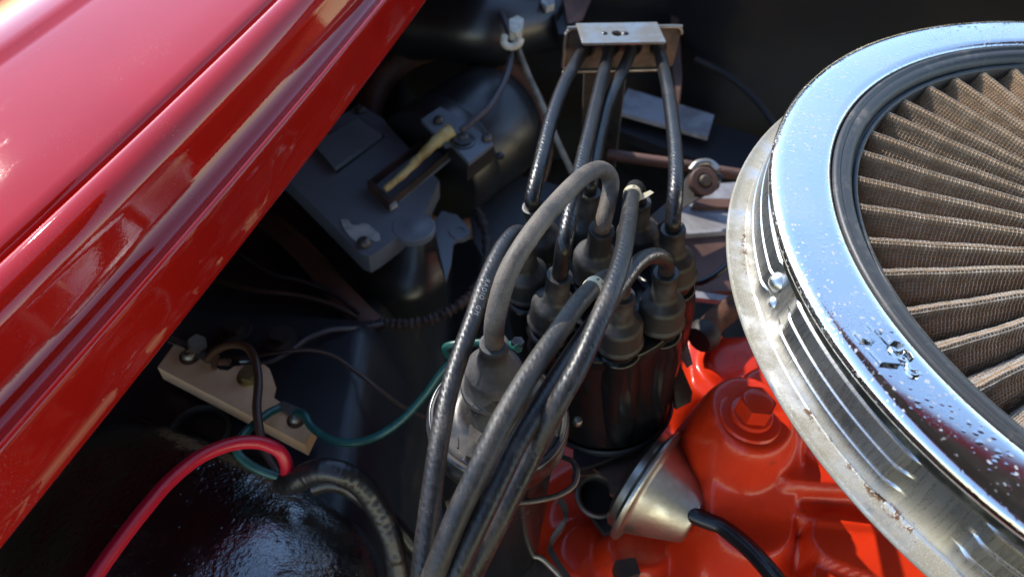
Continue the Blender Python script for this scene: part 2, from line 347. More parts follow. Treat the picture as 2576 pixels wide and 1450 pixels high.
# ------------------------------------------------------------------ red fender, swept along the edge of the opening
def edge_xy(y): return -7.182e-4*y*y + .28668*y - 18.574
def fender():
    prof = [(26, 24.0), (22, 27.0), (18, 29.2), (15, 30.1), (13.4, 30.34), (12.8, 30.32), (12.5, 30.16), (12.2, 30.18), (11.6, 30.20), (9.5, 30.22), (7.0, 30.20), (5.0, 30.12), (4.5, 30.03), (4.36, 29.88),
            (4.29, 29.70), (4.19, 29.72), (4.07, 29.92), (3.93, 30.04), (3.66, 30.10), (3.3, 30.04), (2.98, 29.88), (2.74, 29.62), (2.6, 29.35), (2.48, 29.0), (2.16, 28.2), (1.99, 27.82), (1.86, 27.6), (1.7, 27.44), (1.45, 27.37), (1.2, 27.40), (1.02, 27.52),
            (.86, 27.74), (.74, 27.86), (.62, 27.86), (.53, 27.72), (.47, 27.40), (.38, 26.80), (.24, 26.1), (.12, 25.75), (.04, 25.6), (.0, 25.45), (.03, 25.32), (.2, 25.2), (.6, 25.3), (.8, 25.6)]
    P = []
    for i in range(121):
        y = -14+104*i/120; dx = 2*-7.182e-4*y+.28668; l = math.hypot(1, dx); nx, ny = -1/l, dx/l
        row = []
        for s, z in prof:
            wv = .03*mnoise.noise(Vector((y*.08, s*.06, 1))) if s > 5.5 else .008*mnoise.noise(Vector((y*.15, 0, 1)))
            row.append(Vector((edge_xy(y)+nx*s, y+ny*s, z+wv)))
        P.append(row)
    o = MB().grid([list(c) for c in P]).build('fender', MT['fender'], ang=80)
    # uv: x across the section by index, y set below from the section index so that 1 = inner flange
    me = o.data; n = len(prof); lay = me.uv_layers[0].data
    for lp in me.loops: q = prof[lp.vertex_index % n]; lay[lp.index].uv = ((lp.vertex_index//n)/120, 1.0 if (.08 < q[0] < .45 and q[1] < 27.45) else 0.0)
    return tag(o, 'glossy red painted fender edge with stepped gutter along the left side', 'fender')
fender()

# open hood above and behind the camera: seen as the dark reflection with a red rim in the air cleaner lid
def hood():
    th = thing('hood', 'open red hood with black underside, seen reflected in the chrome lid', 'hood', (41, -78, 26))
    a0 = (-82, 28.0); a1 = (48, 81.0)
    def pt(u, v, off):
        y = a0[0]+(a1[0]-a0[0])*v; z = a0[1]+(a1[1]-a0[1])*v + 5*math.sin(math.pi*v) + 2.2*math.sin(math.pi*u)
        x = 1+80*u + 5*(0.5-u)*v**3
        return Vector((x, y, z+off))
    g = MB(); g.grid([[pt(i/24, j/40, 2.2) for j in range(41)] for i in range(25)]); g.build('outer_skin', MT['fender'], th)
    g = MB(); g.grid([[pt(.04+.92*i/24, .955*j/40, -.6-.8*(abs(math.sin(7*math.pi*i/24)) > .6)) for j in range(41)] for i in range(25)][::-1]); g.build('inner_skin', MT['hoodin'], th)
    g = MB(); g.grid([[pt(i/24, .93+.07*j/4, 0) for j in range(5)] for i in range(25)][::-1]); g.build('edge_flange', MT['fender'], th)
    for nm, ps in (('side_lip', [pt(0, j/40, 1.1) for j in range(41)]), ('side_lip', [pt(1, j/40, 1.1) for j in range(41)]), ('free_edge', [pt(i/24, 1, 1.1) for i in range(25)])):
        MB().tube(ps, 1.25, 10).build(nm, MT['fender'], th)
hood()

# the rest of the car round the bay, out of frame but mirrored in the paint: windscreen behind the firewall, far fender
def windscreen():
    th = thing('windscreen', 'dark windscreen and black cowl beyond the firewall, out of frame', 'windscreen', (36, 74, 26))
    g = MB(); g.grid([[Vector((-14+100*u, y+3*math.sin(math.pi*u), z+1.2*math.sin(math.pi*u))) for u in [i/20 for i in range(21)]] for y, z in ((72, 25.5), (75, 27), (84, 28.5), (93, 29.5))]); g.build('cowl', MT['black'], th)
    g = MB(); g.grid([[Vector((-12+96*u-(0 if k == 0 else 0), 93+34*v+6*math.sin(math.pi*u), 29.5+31*v+2.0*math.sin(math.pi*u))) for u in [i/24 for i in range(25)]] for k, v in enumerate([j/10 for j in range(11)])]); g.build('glass', MT['glass'], th)
    for sx in (-12, 84): MB().tube([Vector((sx, 92, 29)), Vector((sx, 110, 45)), Vector((sx, 128, 61))], 1.8, 12).build('pillar', MT['fender'], th)
windscreen()
def far_fender():
    P = []
    for i in range(41):
        y = -40+140*i/40; P.append([Vector((72+d, y, z)) for d, z in ((0, 22), (0, 27), (1.2, 27.4), (2, 29.4), (3.4, 30.1), (12, 30.3), (20, 28), (26, 20))])
    tag(MB().grid(P).build('fender', MT['fender'], None, 60), 'red fender on the far right side of the bay, out of frame', 'fender')
far_fender()

# ------------------------------------------------------------------ air cleaner
AC = Vector((27.94, 22.30, 26.7))
def air_cleaner():
    th = thing('air_cleaner', 'round chrome open-top air cleaner with pleated brown filter', 'air cleaner', AC)
    O = (AC.x, AC.y, 0)
    MB().lathe([(15.30, 29.5), (15.33, 29.88), (15.38, 30.0), (15.5, 30.09), (15.8, 30.11), (16.6, 30.115), (17.25, 30.11), (17.45, 30.09), (17.62, 30.02), (17.74, 29.92), (17.80, 29.78), (17.80, 29.6), (17.74, 29.52), (17.6, 29.5)], O, n=220).build('lid_ring', MT['lid'], th, 50)
    lid = [c for c in th.children if c.name.startswith('lid')][0]
    # raised logo
    def q(x, y): return at(2108.4+.1410*x, 779.5+.1410*y, 30.13)
    K1 = [(262, 395), (600, 412), (845, 690), (780, 800), (900, 850), (1000, 890), (1090, 1000), (750, 968), (540, 730), (640, 600), (625, 575), (400, 552)]
    K2 = [(500, 255), (820, 268), (965, 435), (870, 425), (1040, 510), (1160, 665), (1060, 610), (970, 585), (885, 665), (845, 640), (725, 510), (790, 430), (630, 402)]
    for P in (K1, K2):
        MB().prism([q(*p) for p in P], (0, 0, .14), .07, 3).build('embossed_letter', MT['lid'], lid)
    sw = cr([q(*p)+Vector((0, 0, .03)) for p in [(1310, 880), (1250, 790), (1150, 725), (1050, 760), (940, 690), (950, 780), (1040, 880), (1150, 930), (1215, 970), (1235, 1080), (1300, 1160), (1380, 1180), (1450, 1130)]], 6)
    MB().tube(sw, .075, 8).build('embossed_ampersand', MT['lid'], lid)
    tl = cr([q(*p)+Vector((0, 0, .03)) for p in [(1120, 880), (1180, 890), (1230, 960), (1270, 1060), (1330, 1090), (1400, 1090)]], 5)
    MB().tube(tl, .06, 8).build('embossed_stroke', MT['lid'], lid)
    # rubber seal
    MB().lathe([(15.31, 29.72), (15.24, 29.96), (15.16, 30.03), (15.06, 30.05), (14.98, 30.0), (14.93, 29.93), (14.8, 29.95), (14.62, 29.93), (14.50, 29.86), (14.40, 29.72), (14.37, 29.55), (14.33, 29.42), (14.27, 29.41), (14.24, 29.5), (14.16, 29.55), (14.08, 29.52), (14.04, 29.40), (14.03, 26.9)], O, n=220).build('rubber_seal', MT['gasket'], th, 60)
    # grimy band below the lid
    MB().lathe([(17.5, 29.62), (17.52, 29.5), (17.46, 29.35), (17.40, 28.95), (17.46, 28.8)], O, n=200).build('rim_band', MT['rim'], th, 60)
    # base pan: three pressed ribs in segments, dimpled gaps, dirty flange, rolled edge
    segs = [(R(130), R(183.5)), (R(189), R(213)), (R(220.5), R(275)), (R(285), R(330))]
    def amp(a):
        a = a % (2*math.pi); v = 0
        for p, q_ in segs:
            v = max(v, sstep(p-R(.6), p+R(1.6), a)*(1-sstep(q_-R(1.6), q_+R(.6), a)))
        return v
    N1 = 66; wall = []
    for i in range(N1+1):
        t = i/N1; wall.append((17.42+.46*t, 28.85-2.12*t))
    prof = wall + [(17.94, 26.68), (18.02, 26.66), (18.2, 26.66), (18.42, 26.66), (18.58, 26.68), (18.66, 26.72), (18.72, 26.72), (18.77, 26.66), (18.79, 26.58), (18.76, 26.5), (18.68, 26.46), (18.5, 26.48), (17.5, 26.4)]
    def fn(a, r, z, i):
        if i <= N1:
            t = i/N1; k = t*3 % 1.0 if t < 1 else 1.0
            rib = .12*(sstep(0, .10, k)*(1-sstep(.90, 1.0, k)))
            A = amp(a); r2 = r + A*rib - (1-A)*.10*math.sin(math.pi*t)
            return r2, z
        return r, z
    pan = MB().lathe(prof, O, n=560, fn=fn).build('base_pan', MT['pan'], th, 30)
    for a, z, rr in ((183.9, 28.1, .30), (185.6, 27.35, .27)):
        c = Vector((AC.x+17.62*math.cos(R(a)), AC.y+17.62*math.sin(R(a)), z)); ax = Vector((math.cos(R(a)), math.sin(R(a)), .35))
        MB().lathe([(rr*1.5, -.12), (rr*1.2, 0), (rr*.95, .1), (rr*.6, .17), (.01, .2)], c, ax, 20).build('dimple', MT['pan'], pan, 80)
    # pleated element, one pleat built at angle 0 then turned round the centre
    NP = 47; DA = 2*math.pi/NP; R0, R1 = 4.0, 14.12; zt, zb = 29.42, 27.7
    def section(r, k=12):
        """half-open outline of one pleat across, at radius r: valley - ridge - valley"""
        hw = r*DA/2; out = []
        tw = min(.16, hw*.45)
        pts = [(-hw, zb), (-hw*.97, zb+.12), (-hw*.62-tw*.35, zb+.9), (-tw*1.25, zt-.32), (-tw, zt-.08), (-tw*.55, zt), (0, zt+.015), (tw*.55, zt), (tw, zt-.08), (tw*1.25, zt-.32), (hw*.62+tw*.35, zb+.9), (hw*.97, zb+.12), (hw, zb)]
        return pts
    rs = [R0+(R1-R0)*i/26 for i in range(27)]
    def wob(r): return .035*math.sin(r*.6)+.012*math.sin(r*2.3+1)
    fab = MB().grid([[Vector((r, y+wob(r), z)) for y, z in section(r)] for r in rs])
    # wire cloth lying on the fabric
    wm = MB(); off = .035
    def along(sec, step):
        out = [Vector((y, z, 0)) for y, z in sec]; L = [0]
        for i in range(1, len(out)): L.append(L[-1]+(out[i]-out[i-1]).length)
        return out, L
    def sample(sec, s):
        o_, L = along(sec, 0)
        for i in range(1, len(L)):
            if s <= L[i] or i == len(L)-1:
                t = (s-L[i-1])/(L[i]-L[i-1]); p = o_[i-1].lerp(o_[i], t); d = (o_[i]-o_[i-1]).normalized(); return p, Vector((-d.y, d.x, 0))
    NL = 30
    for k in range(1, NL):
        pts = []
        for j, r in enumerate(rs):
            sec = section(r); tot = along(sec, 0)[1][-1]; p, nn = sample(sec, tot*k/NL); p = p+nn*(off+.012*(-1)**(j+k)); pts.append(Vector((r, p.x+wob(r), p.y)))
        wm.tube(pts, .021, 3, False)
    r = 6.0
    while r < R1:
        sec = section(r); tot = along(sec, 0)[1][-1]; pts = []
        for k in range(31):
            p, nn = sample(sec, min(tot*.999, tot*(.001+k/30))); p = p+nn*(off+.016*(-1)**k); pts.append(Vector((r, p.x+wob(r), p.y)))
        wm.tube(pts, .021, 3, False); r += .165
    el = MB().lathe([(14.05, 27.0), (13.9, 27.2), (5, 27.2), (.01, 27.2)], O, n=64).build('filter_element', MT['cotton'], th)
    mf = fab.build('pleat', MT['cotton'], None, 60, (0, 0, 26.7)); mw = wm.build('wire_cloth', MT['mesh'], None, 70, (0, 0, 26.7))
    f_me, w_me = mf.data, mw.data
    bpy.data.objects.remove(mf); bpy.data.objects.remove(mw)
    for k in range(NP):
        a = R(2.5)+k*DA
        if not R(96) < a % (2*math.pi) < R(262): continue
        p = bpy.data.objects.new('pleat', f_me); q_ = bpy.data.objects.new('wire_cloth', w_me)
        COL.objects.link(p); COL.objects.link(q_); p.parent = el; q_.parent = p
        q_.parent = el
        rz = a+R(random.uniform(-.55, .55)); dz = random.uniform(-.06, .02)*S; sx = 1+random.uniform(-.004, .0)
        for o in (p, q_): o.rotation_euler = (R(random.uniform(-.0, .0)), 0, rz); o.location = (0, 0, dz); o.scale = (sx, 1, 1)
air_cleaner()

# ------------------------------------------------------------------ distributor
ZT = 21.3
DC = at(1510, 722, ZT); DAX = (at(1524, 1000, 12.0)-DC).normalized()      # axis, pointing down
TW = dict(FL=((1387, 807), (1408, 690)), L=((1326, 727), (1318, 612)), BL=((1368, 637), (1343, 517)), B=((1462, 606), (1482, 480)), BR=((1602, 625), (1608, 505)),
          R=((1695, 696), (1693, 573)), FR=((1661, 807), (1676, 684)), F=((1556, 856), (1564, 740)), C=((1491, 684), (1514, 575)))
def tower(k):
    (b, t) = TW[k]; dz = 1.1 if k == 'C' else 0
    return at(*b, ZT+dz), at(*t, ZT+dz+3.4)
def distributor():
    th = thing('distributor', 'black distributor with eight booted towers in a ring', 'distributor', DC+DAX*14)
    g = MB().lathe([(.01, .62), (1.9, .62), (2.3, .70), (3.0, .72), (3.9, .78), (4.12, .9), (4.2, 1.1), (4.16, 1.6), (3.95, 3.0), (3.78, 5.5), (3.7, 8.2), (3.78, 8.4), (3.78, 9.0), (3.7, 9.1)], DC, DAX, 96)
    cap = g.build('cap', MT['cap'], th)
    for k in TW:
        b, t = tower(k); ax = (t-b).normalized()
        h = 2.0 if k != 'C' else 3.0
        MB().lathe([(.97, .35), (.97, -.1), (.95, -.55), (1.02, -.6), (1.12, -.68), (1.15, -.8), (1.05, -.95), (1.0, -1.0), (1.02, -h)], b, ax, 28).build('tower', MT['cap'], cap)
        if k != 'C':
            p0 = b-ax*.75; out = (b-DC); out -= out.dot(DAX)*DAX; out.normalize()
            ps = [p0, p0+DAX*.8+out*.05, p0+DAX*2+out*.05, p0+DAX*5-out*.25, p0+DAX*7.6-out*.45, p0+DAX*8.2-out*.7]
            MB().tube(ps, [1.05, 1.12, 1.10, 1.06, 1.0, .7], 20).build('rib', MT['cap'], cap, 60)
    # raised web joining the towers on the cap's top
    MB().lathe([(2.2, .55), (2.4, .42), (3.2, .42), (3.5, .55)], DC, DAX, 64).build('top_ring', MT['cap'], cap)
    MB().lathe([(3.9, 9.1), (4.0, 9.2), (4.0, 9.5), (3.8, 9.6), (3.4, 9.9), (2.6, 10.6), (2.0, 11.4), (1.9, 20)], DC, DAX, 64).build('housing', MT['black'], th)
    # latch window bracket on the right
    MB().prism([at(1708, 905, 17), at(1742, 985, 16), at(1738, 1010, 14.4), at(1700, 1030, 14.4), at(1694, 960, 16)], (0, .5, -.4), .08).build('latch', MT['cap'], th)
    MB().prism([at(1700, 822, 17), at(1722, 830, 17), at(1743, 915, 16), at(1728, 925, 16), at(1716, 905, 16.2)], (0, .3, -.2), .05).build('shield_clip', MT['steel'], th)
    # vacuum advance: flange centre and small end were measured in the picture
    fc = at(1630, 1221, 11.0); ax = (RC @ Vector((.785, -.489, .375))).normalized()
    v = MB().lathe([(1.2, -1.15), (2.2, -1.05), (2.75, -.9), (2.95, -.72), (3.0, -.35), (3.12, -.28), (3.42, -.22), (3.5, -.12), (3.5, .02), (3.42, .12), (3.15, .16), (2.98, .22), (2.86, .36), (1.62, 2.9), (1.5, 3.06), (1.34, 3.12), (.5, 3.12), (.3, 3.1), (.01, 3.1)], fc, ax, 72).build('vacuum_canister', MT['zinc'], th, 34)
    MB().lathe([(.3, 3.0), (.28, 3.4), (.32, 3.5), (.24, 3.9)], fc, ax, 16).build('nipple', MT['brass'], v)
    # arm and plates between canister and housing
    MB().prism([at(1448, 1060, 12), at(1500, 1108, 12), at(1560, 1126, 12), at(1640, 1088, 12), at(1660, 1075, 12), at(1655, 1095, 12), at(1570, 1138, 12), at(1480, 1172, 12), at(1440, 1178, 12)], (0, 0, -.35), .06).build('breaker_plate', MT['black'], th)
    MB().prism([at(1492, 1176, 11.3), at(1545, 1150, 11.3), at(1600, 1110, 11.3), at(1622, 1125, 11.3), at(1590, 1200, 11.3), at(1560, 1255, 11.3), at(1535, 1240, 11.3), at(1532, 1205, 11.3)], (0, 0, -.25), .05).build('advance_arm', MT['zinc'], th)
    # dark mounting plate with a ring hole under the arm
    hole = []
    c0 = at(1503, 1245, 9.0)
    MB().lathe([(1.25, 0), (1.35, .12), (1.2, .2), (1.05, .1), (1.0, -.8)], c0, (0.1, -.25, 1), 36).build('ring', MT['steel_d'], th)
    MB().prism([at(1440, 1190, 8.4), at(1520, 1178, 8.4), at(1600, 1250, 8.4), at(1570, 1330, 8.4), at(1520, 1338, 8.4), at(1448, 1240, 8.4)], (0, 0, -.5), .08).build('mounting_plate', MT['blackm'], th)
    MB().prism([at(1442, 1172, 9.6), at(1480, 1160, 9.6), at(1520, 1178, 9.6), at(1490, 1192, 9.6), at(1445, 1196, 9.6)], (0, 0, -.3), .05).build('tab', MT['brown'], th)
    # a small screw on the housing beside the coil
    MB().lathe([(.25, 0), (.25, .3), (.18, .4), (.01, .42)], at(1452, 1062, 16.0), (0, -.2, 1), 20).build('screw', MT['steel'], th)
distributor()

# ------------------------------------------------------------------ ignition coil
CT = at(1254, 1040, 22.0)
CB0 = at(1241, 978, 23.3); CB1 = CB0 + (at(1243, 862, 26.6)-CB0)
def coil():
    th = thing('ignition_coil', 'black canister coil with dusty round top under the plug wires', 'ignition coil', CT-Vector((0, 0, 13)))
    MB().lathe([(2.55, -13), (2.62, -12.8), (2.62, -2.2), (2.72, -1.9), (2.86, -1.6), (2.9, -1.0)], CT, n=72).build('can', MT['can'], th)
    MB().lathe([(2.85, -1.75), (2.98, -1.6), (3.08, -1.2), (3.10, -.45), (3.06, -.15), (2.98, .02), (2.93, .03), (2.9, -.03)], CT, n=90).build('crimp_ring', MT['crimp'], th, 60)
    top = MB().lathe([(2.94, -.02), (2.80, .0), (2.74, -.08), (2.66, .02), (2.5, .06), (2.2, .07), (1.9, .10), (1.6, .2), (1.45, .45), (1.3, .85), (1.1, 1.2), (.9, 2.2)], CT, n=72).build('coil_top', MT['coilcap'], th, 50)
    MB().prism([at(1180, 1090, 22.05), at(1188, 1064, 22.05), at(1222, 1068, 22.05), at(1230, 1090, 22.05), at(1213, 1176, 22.05), at(1171, 1158, 22.05)], (0, 0, .45), .10, 3).build('terminal_block', MT['coilcap'], top)
    MB().prism([at(1149, 1100, 22.05), at(1153, 1100, 22.05), at(1153, 1126, 22.05), at(1149, 1126, 22.05)], (0, 0, .06), .015).build('minus_mark', MT['coilcap'], top)
    MB().prism([at(1207, 1078, 22.1), at(1240, 1070, 22.1), at(1246, 1084, 22.1), at(1215, 1096, 22.1)], (0, 0, .7), .1).build('tower_rib', MT['cap'], top)
    # terminal with a nut
    p = at(1222, 1112, 22.4); lp, e = hexhead(p, (.25, -.1, 1), .36, .34); t_ = MB().prism(lp, e, .04)
    n_ = t_.build('terminal_nut', MT['crimp'], th); MB().lathe([(.19, 0), (.19, .75), (.14, .82), (.01, .83)], p, (.25, -.1, 1), 16).build('stud', MT['brass'], n_)
    # green-wire terminal at the back, near the boot
    lp, e = hexhead(at(1302, 868, 22.6), (0, 0, 1), .3, .3); MB().prism(lp, e, .04).build('terminal_nut', MT['crimp'], th)
    # cast web lines radiating on the right of the top
    for a in (-62, -48, -20): 
        d = Vector((math.cos(R(a)), math.sin(R(a)), 0)); MB().tube([CT+d*1.5+Vector((0, 0, .1)), CT+d*2.1+Vector((0, 0, .08)), CT+d*2.7+Vector((0, 0, .02))], .09, 8).build('web', MT['coilcap'], top, 70)
    # wire bail round the can
    bail = cr([at(1418, 1150, 17.5), at(1440, 1160, 18.2), at(1452, 1185, 18.6), at(1444, 1218, 18.6), at(1410, 1242, 18.6), at(1360, 1256, 18.6), at(1310, 1262, 18.6), at(1250, 1262, 18.6), at(1180, 1245, 18.4), at(1125, 1210, 18)], 8)
    MB().tube(bail, .135, 10).build('bail_wire', MT['steel_d'], th, 70)
    strap = cr([at(1405, 1245, 16.6), at(1424, 1275, 15.6), at(1422, 1310, 14.6), at(1398, 1345, 13.8), at(1386, 1372, 13.2), at(1402, 1405, 12.6), at(1440, 1460, 11.4)], 8)
    P = []
    for i, p in enumerate(strap): P.append([p+Vector((-.12, .0, -.5)), p+Vector((.0, -.14, -.45)), p+Vector((.03, -.16, .45)), p+Vector((-.1, .0, .5))])
    MB().grid(P).build('clip_strap', MT['black'], th, 50)
    # clamp bracket below
    MB().prism([at(1225, 1418, 9.5), at(1330, 1405, 9.5), at(1352, 1402, 9.5), at(1440, 1490, 9.5), at(1180, 1520, 9.5)], (0, 0, -.4), .08).build('clamp_bracket', MT['steel_d'], th)
    MB().tube(cr([at(1235, 1412, 10), at(1300, 1404, 10.2), at(1352, 1398, 10.2), at(1390, 1428, 9.8), at(1440, 1480, 9.2)], 6), .16, 8).build('bracket_lip', MT['steel'], th, 70)
    MB().prism([at(1060, 1395, 13), at(1100, 1375, 13), at(1112, 1412, 12), at(1086, 1475, 11)], (.3, .2, -.3), .05).build('ground_tab', MT['steel'], th)
    MB().prism([at(1120, 1260, 17), at(1128, 1255, 17), at(1152, 1320, 15), at(1140, 1340, 15)], (.3, .3, -.1), .04).build('clamp_ear', MT['steel'], th)
coil()

# ------------------------------------------------------------------ plug wires
def boot(parent, b, t, coil=False):
    ax = (t-b); L = ax.length; ax.normalize()
    if coil: pr = [(1.20, .0), (1.30, .02), (1.36, .1), (1.37, .22), (1.33, .32), (1.24, .36), (1.19, .42), (1.18, 1.48), (1.15, 1.56), (1.08, 1.62), (.70, 2.22), (.60, 2.36), (.55, 2.46), (.54, L-.42), (.58, L-.38), (.59, L-.2), (.57, L-.03), (.50, L), (.37, L-.02), (.36, L-.3)]
    else: pr = [(1.05, 0), (1.16, .01), (1.20, .08), (1.20, .2), (1.13, .28), (1.11, .36), (1.10, 1.25), (1.06, 1.42), (.96, 1.56), (.72, 1.74), (.62, 1.9), (.585, 2.1), (.57, L-.3), (.61, L-.27), (.62, L-.14), (.59, L-.02), (.52, L), (.38, L-.02), (.36, L-.3)]
    o = MB().lathe(pr, b, ax, 40).build('boot', MT['boot_c' if coil else 'boot'], parent, 42)
    if coil:        # thin mould seam
        d = (RC @ Vector((-.45, 0, .9))); d = (d-d.dot(ax)*ax).normalized()
        MB().tube([b+ax*z+d*(r+.002) for r, z in pr[2:16]], .018, 6).build('mould_seam', MT['boot_c'], o, 80)
def wire(name, label, pts, mat, r=.37, ends=(), loc=None, group='spark plug wires on the distributor'):
    P = cr(pts, 12); th = thing(name, label, 'plug wire', loc or P[0], group)
    MB().tube(P, r, 20).build('cable', mat, th, 70)
    for b, t, c in ends: boot(th, b, t, c)
    return th, P
def nz(k, *extra):
    """points that carry a wire straight out of a tower's nozzle"""
    b, t = tower(k); ax = (t-b).normalized(); return [t-ax*.8, t, t+ax*.5]
def band(parent, P, i, text, flip=1):
    """number marker clipped round a wire"""
    fr = frames(P); T, _, _ = fr[i]; p = P[i]
    o = MB().tube([p-T*.24, p-T*.2, p+T*.2, p+T*.24], [.39, .425, .425, .39], 28).build('marker_band', MT['cream'], parent, 50)
    lettering(o, P, i, text, .34, .428, MT['ink'], flip, across=True); return o
def lettering(parent, P, i0, text, size, r, mat, flip=1, across=False, s0=0.0, tilt=0.0, space=1.0):
    cu = bpy.data.curves.new('txt', 'FONT'); cu.body = text; cu.size = size; cu.align_x = 'CENTER'; cu.align_y = 'CENTER'; cu.space_character = space
    cu.resolution_u = 3; ob = bpy.data.objects.new('txt', cu); COL.objects.link(ob)
    dg = bpy.context.evaluated_depsgraph_get(); me = bpy.data.meshes.new_from_object(ob.evaluated_get(dg)); bpy.data.objects.remove(ob)
    bm = bmesh.new(); bm.from_mesh(me); bmesh.ops.triangulate(bm, faces=bm.faces); bmesh.ops.subdivide_edges(bm, edges=bm.edges, cuts=1)
    fr = frames(P); L = [0]
    for i in range(1, len(P)): L.append(L[-1]+(P[i]-P[i-1]).length)
    base = L[i0]+s0
    def loc(s):
        for i in range(1, len(L)):
            if L[i] >= s: t = (s-L[i-1])/(L[i]-L[i-1]); return P[i-1].lerp(P[i], t), fr[i][0]
        return P[-1], fr[-1][0]
    vs = []
    for v in bm.verts:
        x, y = v.co.x, v.co.y
        if across: x, y = y*-flip, x*flip
        c, T = loc(base+x*(1 if across else flip)); n_ = (CAM-c).normalized(); n_ = (n_-n_.dot(T)*T).normalized(); sd_ = n_.cross(T)*(1 if across else flip)
        a = y/r + tilt; vs.append(c+r*(math.cos(a)*n_+math.sin(a)*sd_)+n_*.004)
    fs = [[v.index for v in f.verts] for f in bm.faces]; bm.free()
    return MB().add(vs, fs).build('lettering', mat, parent)
def A(*L): return [at(*p) for p in L]

b, t = tower('C'); e0 = CB1-(CB1-CB0).normalized()*.8
th, P = wire('coil_wire', 'thick dusty grey wire arching from the coil boot to the centre tower', [e0, CB1, *A((1246, 800, 28.4), (1276, 690, 29.6), (1335, 590, 30.0), (1412, 497, 29.5), (1472, 440, 28.8), (1515, 427, 28.1), (1537, 462, 27.3)), *nz('C')[::-1]], MT['wire_g'], .39, [(CB0, CB1, True), (b, t, False)], CB0, None)
# the wire's dusty coat stops near the arch: the far half is the same wire, shinier
th, P = wire('spark_plug_wire', 'black wire in the leftmost hole of the steel bracket', [*nz('BL'), *A((1352, 440, 25.6), (1366, 385, 25.7), (1388, 295, 25.6), (1420, 210, 25.2), (1452, 152, 24.7), (1470, 122, 24.3), (1476, 112, 24.0))], MT['wire_s'], .385, [(*tower('BL'), False)])
th, P = wire('spark_plug_wire', 'black wire in the second bracket hole, passing behind the grey arch', [*nz('FL'), *A((1420, 610, 26.6), (1440, 510, 27.0), (1462, 420, 26.7), (1488, 310, 26.0), (1510, 215, 25.2), (1528, 145, 24.6), (1534, 118, 24.2), (1536, 110, 24.0))], MT['wire_s'], .385, [(*tower('FL'), False)])
th, P = wire('spark_plug_wire', 'black wire in the third bracket hole, ending at the rearmost boot', [*nz('B'), *A((1492, 420, 25.2), (1508, 340, 25.0), (1528, 265, 24.7), (1556, 200, 24.5), (1578, 152, 24.3), (1590, 122, 24.2), (1594, 112, 24.0))], MT['wire_s'], .385, [(*tower('B'), False)])
th, P = wire('spark_plug_wire', 'black braided wire in the rightmost hole of the steel bracket', [*nz('R'), *A((1699, 480, 26.0), (1700, 400, 26.0), (1692, 310, 25.7), (1680, 225, 25.2), (1666, 158, 24.6), (1658, 128, 24.3), (1654, 114, 24.0))], MT['wire_s'], .385, [(*tower('R'), False)])
th, P = wire('spark_plug_wire', 'black wire with white printed letters left of the coil boot', [*nz('L')[:2], *A((1312, 588, 25.6), (1290, 590, 26.1), (1258, 632, 26.4), (1222, 708, 26.5), (1192, 795, 26.5), (1160, 885, 26.5), (1128, 990, 26.5), (1103, 1120, 26.3), (1084, 1250, 25.8), (1068, 1370, 25.0), (1056, 1480, 24.0), (1046, 1600, 22.5))], MT['wire'], .365, [(*tower('L'), False)])
cab = [c for c in th.children if c.name.startswith('cable')][0]
def nearest(P, px, py, z):
    q = at(px, py, z); return min(range(len(P)), key=lambda i: (P[i]-q).length)
lettering(th, P, nearest(P, 1204, 755, 26.5), 'RADIO  GM', .30, .369, MT['white'], 1, False, 0.0, .15, 1.35)
th, P = wire('spark_plug_wire', 'dusty wire with the lower cream number band, nearest the coil boot', [*nz('F'), *A((1560, 700, 26.3), (1532, 698, 26.7), (1500, 716, 27.1), (1452, 766, 27.7), (1396, 846, 28.2), (1340, 928, 28.4), (1272, 1040, 28.4), (1215, 1158, 28.0), (1157, 1280, 27.2), (1108, 1400, 26.2), (1075, 1490, 25.2), (1048, 1580, 24))], MT['wire_d'], .385, [(*tower('F'), False)])
band(th, P, nearest(P, 1492, 722, 27.2), '4 4', 1)
th, P = wire('spark_plug_wire', 'black wire arching from the front right boot into the bundle', [*nz('FR')[:2], *A((1673, 655, 25.5), (1642, 643, 26.2), (1602, 664, 26.6), (1560, 720, 26.8), (1512, 790, 26.9), (1462, 858, 27.2), (1410, 938, 27.6), (1352, 1030, 27.7), (1303, 1110, 27.6), (1254, 1210, 27.2), (1205, 1312, 26.6), (1150, 1430, 25.6), (1112, 1520, 24.5), (1090, 1600, 23.5))], MT['wire'], .37, [(*tower('FR'), False)])
th, P = wire('spark_plug_wire', 'black wire with the upper cream number band and its tail', [*nz('BR')[:2], *A((1606, 480, 25.7), (1596, 472, 26.3), (1588, 500, 27.0), (1580, 560, 27.7), (1566, 640, 28.4), (1540, 725, 28.8), (1502, 815, 28.8), (1455, 920, 28.6), (1400, 1020, 28.0), (1345, 1130, 26.6), (1290, 1240, 25.6), (1240, 1340, 24.6), (1195, 1430, 23.4), (1160, 1510, 22))], MT['wire'], .375, [(*tower('BR'), False)])
bo = band(th, P, nearest(P, 1589, 494, 26.8), '2', 1)
MB().prism(A((1612, 488, 26.6), (1636, 478, 26.7), (1645, 484, 26.7), (1620, 500, 26.6), (1608, 503, 26.6)), (0, .1, -.12), .03).build('band_tail', MT['cream'], th)

